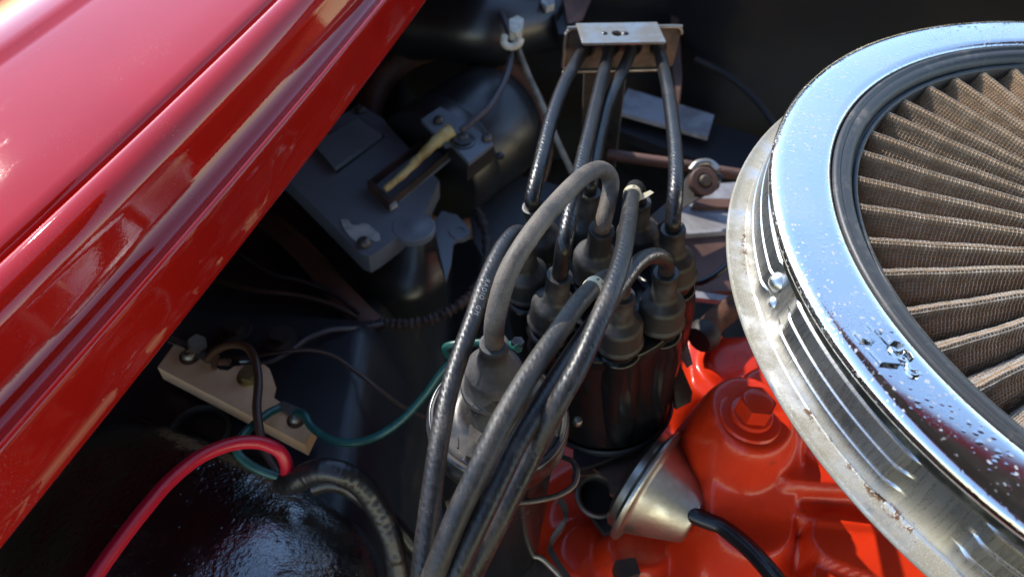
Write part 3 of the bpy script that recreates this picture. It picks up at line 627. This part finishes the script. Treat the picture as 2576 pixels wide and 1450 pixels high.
# ------------------------------------------------------------------ steel wire bracket
def wire_bracket():
    a = at(1414, 178, 22.6); b = at(1692, 172, 22.6); th = thing('wire_bracket', 'grey steel bracket holding four plug wires above the distributor', 'bracket', (a+b)/2-Vector((0, 0, 6)))
    X = (b-a); W = X.length; X.normalize(); Y = Vector((0, 0, 1)).cross(X)
    zt = 25.75; H = zt-a.z; yb = Vector((0, 0, 0))
    def q(u, v, w_): return a+X*u+Vector((0, 0, v))+Y*w_       # w_ towards the back
    # back plate with four holes: outer outline minus holes, triangulated
    bm = bmesh.new(); out = []
    for (cu, cv, a0) in ((.5, .5, 180), (W-.5, .5, 270), (W-.5, H-.6, 0), (.5, H-.6, 90)):
        for k in range(7): out.append((cu+.5*math.cos(R(a0+15*k)), cv+.5*math.sin(R(a0+15*k))))
    holes = [at(1474, 116, 24.15), at(1534, 114, 24.15), at(1592, 116, 24.15), at(1655, 118, 24.15)]
    es = []
    def ring(pts):
        vs = [bm.verts.new(q(u, v, 0)) for u, v in pts]; return [bm.edges.new((vs[i], vs[(i+1) % len(vs)])) for i in range(len(vs))]
    es += ring(out); hc = []
    for hpt in holes:
        u = (hpt-a).dot(X); v = hpt.z-a.z; hc.append((u, v)); es += ring([(u+.5*math.cos(R(15*k)), v+.5*math.sin(R(15*k))) for k in range(24)])
    bmesh.ops.triangle_fill(bm, edges=es, use_beauty=True)
    r = bmesh.ops.extrude_face_region(bm, geom=bm.faces[:]); bmesh.ops.translate(bm, vec=Y*.18, verts=[x for x in r['geom'] if isinstance(x, bmesh.types.BMVert)])
    bmesh.ops.recalc_face_normals(bm, faces=bm.faces); bm.verts.index_update(); g = MB().add([v.co.copy() for v in bm.verts], [[v.index for v in f.verts] for f in bm.faces]); bm.free()
    pl = g.build('back_plate', MT['steel_d'], th)
    for (u, v) in hc: MB().lathe([(.37, -.2), (.52, -.18), (.56, -.05), (.5, 0), (.5, .2), (.37, .25)], q(u, v, 0), Y, 28).build('grommet', MT['blackm'], th, 60)
    # folded top tab, with a punched hole drawn as a real hole
    bm = bmesh.new(); vs_ = at(1449, 66, zt), at(1652, 60, zt); u0 = (vs_[0]-a).dot(X); u1 = (vs_[1]-a).dot(X)
    dpt = 2.35; es = []
    def q2(u, w_): 
        return q(u, H+.05 if w_ > -.2 else H, w_)
    def ring2(pts):
        vs = [bm.verts.new(q(u, H, w_)) for u, w_ in pts]; return [bm.edges.new((vs[i], vs[(i+1) % len(vs)])) for i in range(len(vs))]
    es += ring2([(u0, .05), (u1, .05), (u1, -dpt+.1), (u1-.1, -dpt), (u0+.1, -dpt), (u0, -dpt+.1)])
    hm = at(1551, 90, zt); uh = (hm-a).dot(X); wh = (hm-a).dot(Y)
    es += ring2([(uh+.30*math.cos(R(20*k)), wh+.30*math.sin(R(20*k))) for k in range(18)])
    bmesh.ops.triangle_fill(bm, edges=es, use_beauty=True)
    r = bmesh.ops.extrude_face_region(bm, geom=bm.faces[:]); bmesh.ops.translate(bm, vec=Vector((0, 0, .16)), verts=[x for x in r['geom'] if isinstance(x, bmesh.types.BMVert)])
    bmesh.ops.recalc_face_normals(bm, faces=bm.faces)
    ee = [e for e in bm.edges if len(e.link_faces) == 2 and e.calc_face_angle(0) > R(60)]; bmesh.ops.bevel(bm, geom=ee, offset=.035, segments=2, affect='EDGES')
    bm.verts.index_update(); g = MB().add([v.co.copy() for v in bm.verts], [[v.index for v in f.verts] for f in bm.faces]); bm.free()
    tabp = g.build('top_tab', MT['steel'], th)
    for px, sx in ((1521, .12), (1573, .14)): MB().lathe([(sx*1.6, 0), (sx*1.2, .05), (.01, .08)], at(px, 84, zt+.16), (0, 0, 1), 14).build('punch_mark', MT['crimp'], tabp, 80)
    # raised frame round the plate
    rim = [q(u, v, -.12) for u, v in out]; rim.append(rim[0]); MB().tube(cr(rim[14:]+rim[1:8], 2), .13, 8).build('folded_rim', MT['steel'], th, 70)
    # post below
    p0 = at(1520, 178, 22.6)+Vector((0, .3, 0)); p1 = at(1500, 430, 8.0)
    MB().prism([p0-X*1.3, p0+X*.95, p1+X*1.0, p1-X*1.3], Y*.4, .06).build('post', MT['steel_d'], th)
    MB().prism([p0+X*.95-Y*.02, p0+X*1.25-Y*.9, p1+X*1.3-Y*.9, p1+X*1.0-Y*.02], Y*.12+X*.1, .03).build('post_flange', MT['steel'], th)
wire_bracket()

# ------------------------------------------------------------------ orange intake manifold: a cast block with bosses and ribs
def manifold():
    base = 4.0
    F = [((1888, 1025, 16.4), (1896, 1045, 16.3), 1.95, 1.8), ((1915, 1080, 15.6), (1890, 1290, 12.6), 2.1, 1.7), ((1890, 1290, 12.6), (1870, 1480, 9.6), 2.1, 1.6),
         ((1850, 900, 13.0), (2050, 890, 13.2), 1.6, 1.4), ((1790, 960, 12.2), (1775, 850, 12.0), 1.1, 1.2), ((1970, 1000, 14.9), (2100, 1060, 14.9), 2.2, 1.6),
         ((1985, 1175, 14.4), (2250, 1195, 14.4), .75, .55), ((2060, 1240, 12.9), (2260, 1260, 12.9), 1.7, .8), ((2110, 1350, 12.9), (2330, 1430, 12.9), 1.35, .6), ((1960, 1360, 11.0), (2040, 1560, 9.6), 2.0, 1.0),
         ((2160, 1480, 12.2), (2400, 1560, 12.2), 2.2, .9),
         ((1590, 1372, 8.0), (1625, 1366, 8.0), 1.3, 1.2), ((1480, 1385, 6.6), (1530, 1420, 6.4), 1.5, 1.5), ((1520, 1250, 6.2), (1460, 1300, 5.9), 1.8, 1.4), ((1710, 1400, 7.6), (1780, 1480, 7.4), 2.0, 1.5), ((1735, 1100, 8.4), (1745, 1250, 8.0), 2.4, 1.8), ((1640, 1000, 7.6), (1740, 900, 8.4), 2.2, 1.6),
         ((1600, 1480, 5.6), (1900, 1560, 6.0), 4.5, 1.8)]
    FF = [(at(*a), at(*b), r, w_) for a, b, r, w_ in F]; kk = .28
    def H(x, y):
        acc = 0
        for a, b, r, w_ in FF:
            d = Vector((b.x-a.x, b.y-a.y)); L2 = d.length_squared; t = 0 if L2 < 1e-6 else min(1, max(0, ((x-a.x)*d.x+(y-a.y)*d.y)/L2))
            z = a.z+(b.z-a.z)*t; ds = math.hypot(x-a.x-d.x*t, y-a.y-d.y*t)
            h = z - .10*max(0, ds-r*.3)**2/r - (z-base)*sstep(r, r+w_*1.6, ds)
            acc += math.exp((h-base)/kk)
        return base+kk*math.log(acc+1) + .06*mnoise.noise(Vector((x*.5, y*.5, 0)))
    th = thing('intake_manifold', 'orange-red painted cast intake manifold under the air cleaner', 'intake manifold', (17, 12, 0))
    x0, x1, y0, y1 = 1, 34, -3, 33; n = 230
    MB().grid([[Vector((x, y, H(x, y))) for x in [x0+(x1-x0)*i/n for i in range(n+1)]] for y in [y0+(y1-y0)*j/n for j in range(n+1)]]).build('casting', MT['orange'], th, 180)
    # bolt with washer on the boss
    p = at(1890, 1040, 16.45); ax = Vector((.05, .05, 1))
    bo = MB().lathe([(1.7, -.25), (1.62, -.12), (1.5, -.08), (1.15, -.08), (1.1, .16), (1.04, .2), (.01, .2)], p, ax, 48).build('washer', MT['orange'], th)
    lp, e = hexhead(p+ax*.2, ax, .98, 1.0); g = MB().prism(lp, e, .07, 3); g.lathe([(.76, 1.0), (.7, 1.03), (.01, 1.04)], p+ax*.2, ax, 24); g.build('bolt', MT['orange'], th)
    # square plug low down on the left
    lp = [at(1548, 1408, 9.0), at(1598, 1400, 9.0), at(1612, 1440, 9.0), at(1560, 1456, 9.0)]; MB().prism(lp, (0, 0, -1.4), .08).build('square_plug', MT['brownblack'], th)
manifold()
hp = cr(A((1735, 1290, 12.1), (1752, 1298, 12.2), (1815, 1325, 12.4), (1880, 1375, 13.0), (1940, 1440, 13.6), (2000, 1520, 14), (2060, 1620, 14)), 10)
tag(MB().tube(hp, .46, 18).build('vacuum_hose', MT['hose'], None, 70), 'black rubber hose running from the silver vacuum canister', 'hose')
rf = thing('pipe_fitting', 'rusty iron pipe fitting behind the distributor, beside the air cleaner', 'fitting', at(1800, 800, 10))
fp = A((1768, 846, 14.2), (1800, 806, 14.2), (1850, 768, 14.2), (1910, 720, 14.2))
MB().tube(cr(fp, 6), .75, 16).build('stud', MT['rust'], rf, 70); MB().tube([fp[0]+Vector((-.3, -.3, 0)), fp[0], fp[0].lerp(fp[1], .28)], [.85, 1.05, 1.0], 14).build('end_cap', MT['brownblack'], rf, 50)

# ------------------------------------------------------------------ heater blower and its case
def heater():
    Z = 12.0; th = thing('heater_blower', 'satin black heater blower motor and case against the firewall', 'heater blower', at(1000, 500, 0))
    def L(z, *ps): return [at(x, y, z) for x, y in ps]
    MB().prism(L(Z, (905, 262), (965, 300), (1040, 385), (1105, 455), (1072, 528), (1010, 588), (952, 632), (928, 645), (908, 637), (735, 462), (700, 430), (760, 350)), (0, 0, -1.6), .12).build('case_cover', MT['plate'], th)
    MB().prism(L(Z+.6, (794, 360), (901, 294), (960, 336), (843, 420)), (0, 0, -.42), .08, 3).build('raised_panel', MT['plate'], th)
    MB().prism(L(Z+.12, (788, 364), (903, 292), (968, 342), (848, 434)), (0, 0, -.3), .05).build('panel_shade_edge', MT['blackm'], th)  # black slab added as the dark gap shade round the raised panel
    # open trough with a strip of old glue
    def wallq(a, b, h): MB().prism([at(*a, Z-.1), at(*b, Z-.1), at(*b, Z-.1)+Vector((.22, .2, 0)), at(*a, Z-.1)+Vector((.22, .2, 0))], (0, 0, h), .04).build('trough_wall', MT['brownblack'], th)
    wallq((926, 480), (1090, 352), .9); wallq((978, 532), (1140, 392), .9); wallq((926, 480), (978, 532), 1.0)
    MB().prism(L(Z+.15, (935, 482), (1095, 358), (1140, 392), (980, 526)), (0, 0, -.2), .03).build('trough_floor', MT['plate'], th)
    gp = cr(A((968, 476, Z+1.1), (1010, 442, Z+1.5), (1050, 402, Z+2.0), (1085, 368, Z+2.8), (1112, 344, Z+3.3), (1134, 328, Z+3.5)), 6)
    MB().tube(gp, [.24+.34*(i/(len(gp)-1))**1.3+.03*math.sin(i*1.3) for i in range(len(gp))], 10).build('glue_strip', MT['glue'], th, 80)
    MB().prism(L(Z+.5, (975, 505), (992, 498), (1000, 512), (984, 522)), (0, 0, -.3), .06).build('glue_dab', MT['paintw'], th)
    # motor drum lying along right-and-back
    c0 = at(1075, 425, 9.5); c1 = at(1262, 290, 9.5); ax = (c1-c0).normalized(); Lm = (c1-c0).length
    dr = MB().lathe([(.01, -.2), (4.2, -.2), (5.0, .1), (5.15, .4), (5.15, Lm*.30), (5.05, Lm*.32), (5.05, Lm*.34), (5.15, Lm*.36), (5.15, Lm*.80), (4.95, Lm*.92), (4.3, Lm*1.02), (3.2, Lm*1.07), (.01, Lm*1.07)], c0, ax, 72).build('motor_drum', MT['heater'], th)
    for (px, py) in ((1124, 268), (1268, 296), (1258, 392)):
        MB().lathe([(.35, 0), (.3, .2), (.01, .28)], at(px, py, 12.5), (0, -.4, 1), 14).build('rivet', MT['heater'], dr)
    # bracket on the drum with screws
    Zb = 15.0
    MB().prism(L(Zb, (1060, 300), (1108, 268), (1190, 320), (1240, 360), (1180, 408), (1136, 360), (1120, 365)), (0, 0, -.35), .06).build('motor_bracket', MT['plate'], th)
    MB().prism(L(Zb-.3, (1180, 408), (1240, 360), (1236, 366), (1176, 412)), (0, 0, -1.6), .04).build('bracket_skirt', MT['brownblack'], th)
    MB().lathe([(.95, 0), (.95, .1), (.7, .14), (.7, .3), (.01, .3)], at(1164, 356, Zb), (0, 0, 1), 28).build('washer', MT['heater'], th)
    for px, py, r in ((1166, 350, .48), (1225, 350, .42), (1104, 306, .42)):
        screw_head(at(px, py, Zb), (0, -.15, 1), r, .45).build('screw', MT['steel_d'], th)
    # shaft ear and duct
    MB().lathe([(.01, .0), (.55, 0), (.6, -.03), (1.45, -.03), (1.55, -.12), (1.55, -.6)], at(1040, 566, Z+.1), (0, 0, 1), 40).build('shaft_ear', MT['plate'], th)
    # lower duct: a quarter of a flared scroll
    cc = at(1035, 585, 10.0); rim = []; 
    arc = [(891, 688), (925, 715), (970, 737), (1027, 746), (1075, 735), (1119, 705)]; top = [(985, 600), (1000, 605), (1020, 612), (1045, 618), (1068, 616), (1092, 608)]
    A1 = cr(A(*[(x, y, 7.6) for x, y in arc]), 4); A0 = cr(A(*[(x, y, 10.6) for x, y in top]), 4); rows = [A0, [p.lerp(q, .35)+Vector((0, 0, -.5)) for p, q in zip(A0, A1)], [p.lerp(q, .6)+Vector((0, 0, -.2)) for p, q in zip(A0, A1)], A1, [p+Vector((.0, -.1, -.6)) for p in A1], [p+Vector((0, .3, -3)) for p in A1]]
    MB().grid(rows).build('duct', MT['heater'], th, 40)
    MB().prism(L(10.2, (1090, 560), (1112, 530), (1150, 540), (1172, 565), (1170, 590), (1140, 610), (1135, 660), (1122, 705)), (0, 0, -.3), .05).build('side_plate', MT['plate'], th)
    MB().lathe([(.42, 0), (.42, .12), (.75, .14), (.82, 0), (.82, -.3)], at(1156, 583, 10.2), (0, 0, 1), 24).build('ear', MT['plate'], th)
    # peeling paint patch and its screw
    pp = [(858, 553), (876, 553), (884, 566), (898, 568), (910, 562), (925, 564), (940, 575), (955, 590), (957, 604), (945, 607), (925, 600), (908, 598), (895, 606), (884, 600), (872, 585), (862, 570)]
    MB().prism(L(Z+.03, *pp), (0, 0, .05), .02).build('paint_patch', MT['paintw'], th)
    screw_head(at(917, 613, Z), (0, 0, 1), .5, .5).build('screw', MT['steel_d'], th)
    screw_head(at(907, 280, Z), (0, 0, 1), .45, .4).build('screw', MT['steel_d'], th)
    # dark recess ring behind the drum
    MB().lathe([(7.2, -1.5), (7.6, -.4), (8.4, .0), (9.2, -.5), (9.6, -2.5)], at(1165, 330, 7.5), (.35, -.55, .75), 72).build('recess_ring', MT['brown'], th, 60)
    MB().prism(L(7.0, (1180, 520), (1300, 440), (1420, 470), (1400, 640), (1240, 700), (1190, 600)), (0, 0, -.4), .1).build('lower_plate', MT['black'], th)
heater()
def seam(name, pts, r, mat, label, cat, group=None, n=12): return tag(MB().tube(cr(A(*pts), 10), r, n).build(name, mat, None, 70), label, cat, group)

# ------------------------------------------------------------------ ballast resistor
def resistor():
    Z = 13.2; th = thing('ballast_resistor', 'tan ceramic resistor block bolted to the black inner panel', 'resistor', at(600, 1000, 11.4))
    q = lambda x, y, z=Z: at(383+.2643*x, 799+.2643*y, z)
    out = [(50, 470), (215, 245), (300, 290), (420, 350), (560, 440), (640, 490), (720, 500), (780, 460), (850, 450), (960, 440), (1060, 440), (1115, 480), (1145, 560), (1125, 650), (1120, 705), (1160, 760), (1225, 805), (1190, 850), (1290, 905), (1400, 950), (1545, 1020), (1455, 1205)]
    MB().prism([q(*p) for p in out], (0, 0, -1.15), .10, 3).build('body', MT['ceramic'], th)
    # zinc mounting bolt
    c = q(925, 560); MB().lathe([(.72, 0), (.70, .1), (.3, .12), (.01, .12)], c, (0, 0, 1), 28).build('washer', MT['brass'], th)
    lp, e = hexhead(c+Vector((0, 0, .1)), (0, -.1, 1), .52, .42); MB().prism(lp, e, .06).build('mounting_bolt', MT['brass'], th)
    # terminals
    for (x, y, r) in ((360, 370, .40), (1370, 975, .34)):
        c = q(x, y); MB().lathe([(r*1.5, 0), (r*1.5, .08), (r*.9, .1), (.01, .1)], c, (0, 0, 1), 20).build('terminal_washer', MT['rust'], th); screw_head(c+Vector((0, 0, .1)), (0, -.2, 1), r, .4).build('terminal_screw', MT['steel'], th)
    MB().prism([q(150, 235, Z+.3), q(200, 180, Z+.3), q(480, 310, Z+.2), q(560, 400, Z+.1), q(500, 420, Z+.1), q(300, 290, Z+.3)], (0, 0, .12), .03).build('terminal_tab', MT['steel_d'], th)
    lp, e = hexhead(q(420, 265, Z+.4), (.5, -.2, 1), .55, .5); MB().prism(lp, e, .06).build('terminal_nut', MT['steel_d'], th)
    MB().prism([q(560, 380, Z+.2), q(640, 370, Z+.2), q(610, 500, Z), q(570, 500, Z)], (0, 0, .25), .05).build('spade', MT['rust'], th)
    MB().prism([q(1170, 850, Z+.05), q(1240, 800, Z+.15), q(1420, 870, Z+.15), q(1480, 940, Z+.1), q(1350, 960, Z+.05)], (0, 0, .12), .03).build('terminal_tab', MT['steel_d'], th)
    MB().tube([q(640, 420, Z+.1), q(740, 420, Z+.15)], .22, 8).build('ferrule', MT['rust'], th); MB().tube([q(840, 405, Z+.2), q(960, 405, Z+.2)], .2, 10).build('ferrule', MT['crimp'], th)
resistor()
# dark ring grommet below the resistor
tag(MB().lathe([(1.35, -.3), (1.4, .1), (1.55, .22), (1.7, .15), (1.75, -.2)], at(502, 1082, 11.8), (0, 0, 1), 40).build('panel_grommet', MT['brownblack'], None, 60), 'dark round grommet in the black panel below the tan resistor', 'grommet')
seam('panel_seam', ((360, 1060, 11.9), (420, 1090, 11.9), (480, 1130, 11.9), (540, 1175, 11.9), (620, 1230, 11.9), (690, 1285, 11.9)), .14, MT['brownblack'], 'thin rusty welded seam across the black inner panel', 'seam')

# ------------------------------------------------------------------ tar coated housing, lower left
def housing():
    c = at(420, 1500, 7.0); th_pts = []
    P = []
    # rounded shoulder: height over plan position, a soft superellipse with a ridge toward the viewer
    cx_, cy_ = c.x, c.y; ax_, by_ = 11.5, 8.2; yaw = R(-22)
    nu, nv = 120, 60
    for j in range(nv+1):
        v = (math.pi/2)*j/nv; row = []
        for i in range(nu+1):
            u = 2*math.pi*i/nu; e1, e2 = .62, .62
            f = lambda w_, e: math.copysign(abs(w_)**e, w_)
            x = ax_*f(math.cos(v), e1)*f(math.cos(u), e2); y = by_*f(math.cos(v), e1)*f(math.sin(u), e2); z = 6.5*f(math.sin(v), e1)
            z += .4*mnoise.noise(Vector((x*.25, y*.25, 2)))*f(math.sin(v), 1)
            z -= .10*max(0, -x-1)
            row.append(Vector((cx_+x*math.cos(yaw)-y*math.sin(yaw), cy_+x*math.sin(yaw)+y*math.cos(yaw), c.z+z)))
        P.append(row)
    o = MB().grid(P).build('wheel_housing', MT['tar'], None, 80)
    tag(o, 'rounded housing coated in glossy lumpy black tar, lower left', 'housing')
housing()

# ------------------------------------------------------------------ loose wires on the left
seam('red_wire', ((200, 1530, 19.5), (235, 1455, 19.3), (300, 1362, 19.0), (360, 1285, 18.7), (425, 1210, 18.3), (500, 1150, 17.8), (580, 1117, 17.2), (650, 1112, 16.6), (700, 1132, 16.0), (720, 1165, 15.2), (722, 1195, 14.3)), .33, MT['redw'], 'thick red wire looping over the tar-coated housing', 'wire', n=18)
hs = thing('wiring_harness', 'tape-wrapped black wiring harness bending down beside the coil', 'harness', at(760, 1230, 12))
hpz = cr(A((712, 1210, 13.8), (738, 1212, 14.3), (775, 1192, 15.0), (815, 1182, 15.4), (865, 1192, 15.2), (915, 1225, 14.4), (955, 1285, 13.2), (985, 1360, 11.8), (1000, 1440, 10.2), (1010, 1520, 8.5)), 16)
rr = [.62+.03*mnoise.noise(Vector((i*.35, 0, 0))) for i in range(len(hpz))]
MB().tube(hpz, rr, 18).build('tape_wrap', MT['tape'], hs, 60)
hp2 = cr(A((790, 1222, 13.5), (840, 1212, 13.8), (900, 1240, 13.2), (960, 1290, 12.2), (1010, 1340, 11), (1060, 1400, 9.5)), 12)
MB().tube(hp2, .5, 14).build('branch', MT['tape'], hs, 60)
seam('green_wire', ((700, 1026, 13.9), (676, 1038, 14.2), (640, 1066, 14.6), (606, 1100, 14.9), (596, 1132, 14.9), (618, 1160, 14.7), (660, 1184, 14.5), (712, 1202, 14.2)), .23, MT['greenw'], 'teal wire looping from the resistor down into the harness', 'wire')
seam('green_wire', ((745, 1036, 13.6), (765, 1042, 13.9), (785, 1074, 13.9), (830, 1104, 14.0), (885, 1113, 14.2), (945, 1098, 14.6), (1010, 1056, 15.4), (1070, 992, 16.6), (1110, 938, 17.8), (1140, 905, 18.6)), .22, MT['greenw'], 'long teal wire sagging from the resistor towards the coil', 'wire')
seam('green_wire', ((1140, 905, 18.6), (1120, 880, 19.4), (1132, 868, 19.9), (1180, 862, 20.3), (1240, 862, 21.0), (1285, 868, 22.2), (1304, 876, 22.8)), .2, MT['greenw'], 'short teal wire end hooked behind the coil boot', 'wire')
seam('brown_wire', ((520, 905, 13.6), (545, 880, 14.4), (580, 866, 15.0), (620, 872, 15.3), (642, 905, 15.4), (650, 960, 15.3), (646, 1020, 15.2), (652, 1075, 15.0), (664, 1130, 14.6), (690, 1180, 14.2), (712, 1205, 14.0)), .24, MT['brownw'], 'brown wire arching over the tan resistor', 'wire')
seam('thin_wire', ((608, 918, 12.6), (650, 916, 12.4), (690, 905, 12.4), (730, 882, 12.4), (775, 850, 12.2), (830, 830, 12.0), (885, 826, 11.4), (930, 820, 10.2), (962, 814, 9.6)), .17, MT['purplew'], 'thin grey wire curving up behind the tan resistor', 'wire')
seam('thin_wire', ((560, 905, 12.4), (650, 895, 12.5), (720, 884, 12.6), (780, 880, 12.5), (835, 893, 12.3), (890, 930, 12.0), (950, 975, 11.6), (1010, 1020, 10.6), (1075, 1050, 9.5), (1130, 1060, 8.5)), .13, MT['brownw'], 'thin brown wire drooping right of the tan resistor', 'wire')
seam('thin_wire', ((520, 700, 10), (545, 708, 10), (640, 732, 10), (740, 742, 9.6), (830, 765, 9.2), (900, 800, 8.8)), .2, MT['brownw'], 'dusty brown wire crossing the dark bay under the fender edge', 'wire')
seam('thin_wire', ((600, 640, 9), (680, 690, 9), (760, 708, 8.8), (840, 740, 8.5), (905, 790, 8.4)), .2, MT['brownblack'], 'dark wire below the heater case meeting the dusty brown wire', 'wire')
st = cr(A((650, 540, 8.6), (720, 590, 8.6), (790, 660, 8.5), (850, 730, 8.4), (920, 800, 8.2), (960, 820, 8)), 8)
MB().grid([[p+Vector((-.8, -.5, 0)), p+Vector((0, 0, .35)), p+Vector((.8, .5, 0))] for p in st]).build('harness_strap', MT['brown'], None, 60)
tag(bpy.data.objects['harness_strap'], 'brown cloth strap running diagonally under the heater case', 'strap')
br = cr(A((925, 822, 9.2), (965, 812, 9.4), (1020, 816, 9.6), (1080, 805, 10), (1130, 782, 10.4), (1180, 745, 10.8), (1215, 690, 10.8), (1225, 600, 10.4), (1200, 530, 9.5)), 12)
tag(MB().tube(br, [.34+.10*math.sin(i*1.9)+.05*math.sin(i*.7) for i in range(len(br))], 12).build('frayed_cable', MT['brownblack'], None, 60), 'frayed braided cable curving below the heater duct', 'cable')
for px, py, z in ((500, 640, 9), (765, 632, 9), (690, 855, 11.9), (566, 852, 11.9)):
    pass
for lab, px, py, z in (('dark bolt head on the brown panel left of the heater duct', 765, 632, 7.4), ('small dark bolt head above the tan resistor', 592, 830, 12.0), ('dark bolt head above the brown wire arch', 705, 852, 12.0)):
    b_ = thing('panel_bolt', lab, 'bolt', at(px, py, z)); c = at(px, py, z); MB().lathe([(1.0, 0), (.98, .12), (.5, .14), (.01, .14)], c, (0, 0, 1), 24).build('washer', MT['brownblack'], b_)
    lp, e = hexhead(c+Vector((0, 0, .12)), (0, 0, 1), .6, .5); MB().prism(lp, e, .06).build('head', MT['brownblack'], b_)

# ------------------------------------------------------------------ cables and clip at the back
seam('blower_lead', ((1225, -40, 18), (1243, 0, 18), (1268, 50, 18), (1282, 95, 17.6), (1284, 150, 17.2), (1268, 205, 16.8), (1235, 262, 16.4), (1195, 300, 16), (1160, 328, 15.6)), .26, MT['purplew'], 'dark lead running from the white clip to the blower motor', 'cable')
seam('tan_cable', ((1296, 90, 17.4), (1306, 130, 17), (1330, 190, 16.6), (1362, 260, 16.2), (1400, 350, 15.6), (1440, 435, 14.8), (1470, 500, 14)), .24, MT['tanw'], 'tan cable running diagonally behind the leftmost plug wire', 'cable')
cl = thing('cable_clip', 'white plastic cable clip left of the steel wire bracket', 'clip', at(1292, 100, 16.6))
c = at(1294, 88, 17.9)
MB().prism([at(1280, 72, 18.2), at(1300, 62, 18.2), at(1316, 70, 18.2), at(1312, 96, 18.2), at(1298, 108, 18.2), at(1282, 100, 18.2)], (0, 0, .8), .2, 3).build('clip_body', MT['nylon'], cl)
MB().tube(cr([at(1270, 92, 18.4), at(1268, 108, 18.2), at(1282, 118, 18.0), at(1304, 112, 18.2), at(1310, 96, 18.6)], 5), .3, 10).build('clip_loop', MT['nylon'], cl, 60)

# pale strip, rod, throttle bracket and the rest behind the distributor
def slab(name, label, cat, z, ps, ext, mat, bv=.06): return tag(MB().prism([at(x, y, z) for x, y in ps], ext, bv).build(name, mat), label, cat)
slab('pale_strip', 'pale grey metal strip lying in the dark bay behind the wires', 'strip', 9.5, ((1560, 262), (1580, 222), (1797, 289), (1781, 344), (1560, 282)), (0, 0, -.4), MT['palebl'])
slab('cowl_ledge', 'black sheet metal ledge under the pale strip', 'ledge', 8.2, ((1560, 250), (1640, 270), (1900, 340), (1960, 420), (1880, 440), (1720, 390), (1560, 330)), (0, 0, -1.0), MT['black'], .2)
tag(MB().tube(cr(A((1530, 388, 14), (1600, 398, 14.2), (1700, 412, 14.5), (1760, 422, 14.6), (1880, 442, 14.8), (1960, 455, 15)), 5), .42, 12).build('throttle_rod', MT['brown'], None, 60), 'brown rod running behind the right plug wire to the air cleaner', 'rod')
tb = thing('throttle_bracket', 'dark steel bracket with round bushing left of the air cleaner', 'bracket', at(1770, 470, 10))
MB().prism(A((1722, 452, 15.2), (1742, 425, 15.2), (1790, 420, 15.2), (1818, 440, 15.2), (1810, 470, 15.2), (1745, 505, 14.8), (1660, 562, 14), (1620, 575, 13.6), (1640, 540, 13.8), (1700, 490, 14.6)), (0, .2, -.4), .08).build('arm', MT['brownblack'], tb)
cb = at(1768, 458, 15.3); MB().lathe([(1.0, -.2), (1.05, .25), (.95, .4), (.55, .42), (.5, .3), (.01, .3)], cb, (.1, -.55, .8), 32).build('bushing', MT['brown'], tb)
MB().lathe([(.42, .2), (.42, .55), (.3, .65), (.01, .66)], cb, (.1, -.55, .8), 18).build('pin', MT['steel_d'], tb)
MB().tube(cr(A((1738, 430, 15.5), (1755, 412, 15.8), (1785, 410, 15.8), (1806, 428, 15.6)), 5), .3, 10).build('clip', MT['steel'], tb, 60)
screw_head(at(1612, 580, 14), (0, 0, 1), .3, .3).build('rivet', MT['steel_d'], tb)
cv = thing('rear_cover', 'grey and brown painted cover behind the distributor', 'cover', at(1790, 620, 6))
MB().prism(A((1705, 520, 12), (1790, 462, 12), (1900, 455, 12), (1900, 575, 12), (1700, 590, 12)), (0, 0, -.6), .1).build('upper_face', MT['palebl'], cv)
MB().prism(A((1750, 498, 12.35), (1900, 500, 12.35), (1900, 522, 12.35), (1740, 518, 12.35)), (0, 0, -.3), .06).build('stripe_strip', MT['brown'], cv)
MB().prism(A((1690, 585, 11.6), (1900, 578, 11.6), (1900, 730, 11.0), (1700, 735, 11.0)), (0, 0, -.6), .1).build('lower_face', MT['brown'], cv)
MB().prism(A((1725, 728, 12), (1800, 738, 12), (1850, 745, 12), (1840, 758, 12), (1725, 745, 12)), (0, 0, -.4), .05).build('bright_lip', MT['palebl'], cv)
seam('thin_hose', ((1720, 712, 13.4), (1760, 710, 13.6), (1800, 690, 13.8), (1840, 655, 14), (1880, 615, 14.2)), .24, MT['hose'], 'thin black hose crossing the brown cover beside the air cleaner', 'hose')
# glossy black ledge at the very back, top of the picture
lg = thing('rear_ledge', 'blurred glossy black ledge at the top behind the blower', 'ledge', at(1150, 40, 10))
lp0 = cr(A((980, 40, 14), (1080, 60, 15), (1180, 70, 15.5), (1290, 60, 15.5), (1400, 40, 15)), 8)
MB().tube(lp0, [3.2+.3*math.sin(i*.4) for i in range(len(lp0))], 24).build('roll', MT['heater'], lg, 80)
MB().prism(A((1390, -20, 17), (1440, -20, 17), (1452, 60, 17), (1440, 92, 16), (1405, 85, 16), (1395, 40, 17)), (0, .5, -1.5), .3, 3).build('elbow', MT['heater'], lg)
MB().prism(A((1360, -30, 18), (1392, -30, 18), (1395, 10, 18), (1375, 16, 18), (1362, 6, 18)), (0, .3, -.8), .2).build('pale_tab', MT['paintw'], lg)
MB().prism(A((1410, -30, 18), (1500, -30, 18), (1465, 50, 17), (1430, 60, 17)), (0, .6, -.5), .1).build('web', MT['brown'], lg)
slab('rear_pillar', 'narrow brown upright edge behind the steel wire bracket', 'pillar', 14, ((1685, -40), (1702, -40), (1716, 190), (1706, 260), (1692, 180)), (.4, .6, -2), MT['brown'], .1)

seam('firewall_hose', ((1750, 150, 12), (1830, 190, 12), (1900, 250, 11.5), (1960, 330, 11), (2020, 420, 11)), .3, MT['blackm'], 'dark brown hose hanging in the black gap left of the air cleaner', 'hose')
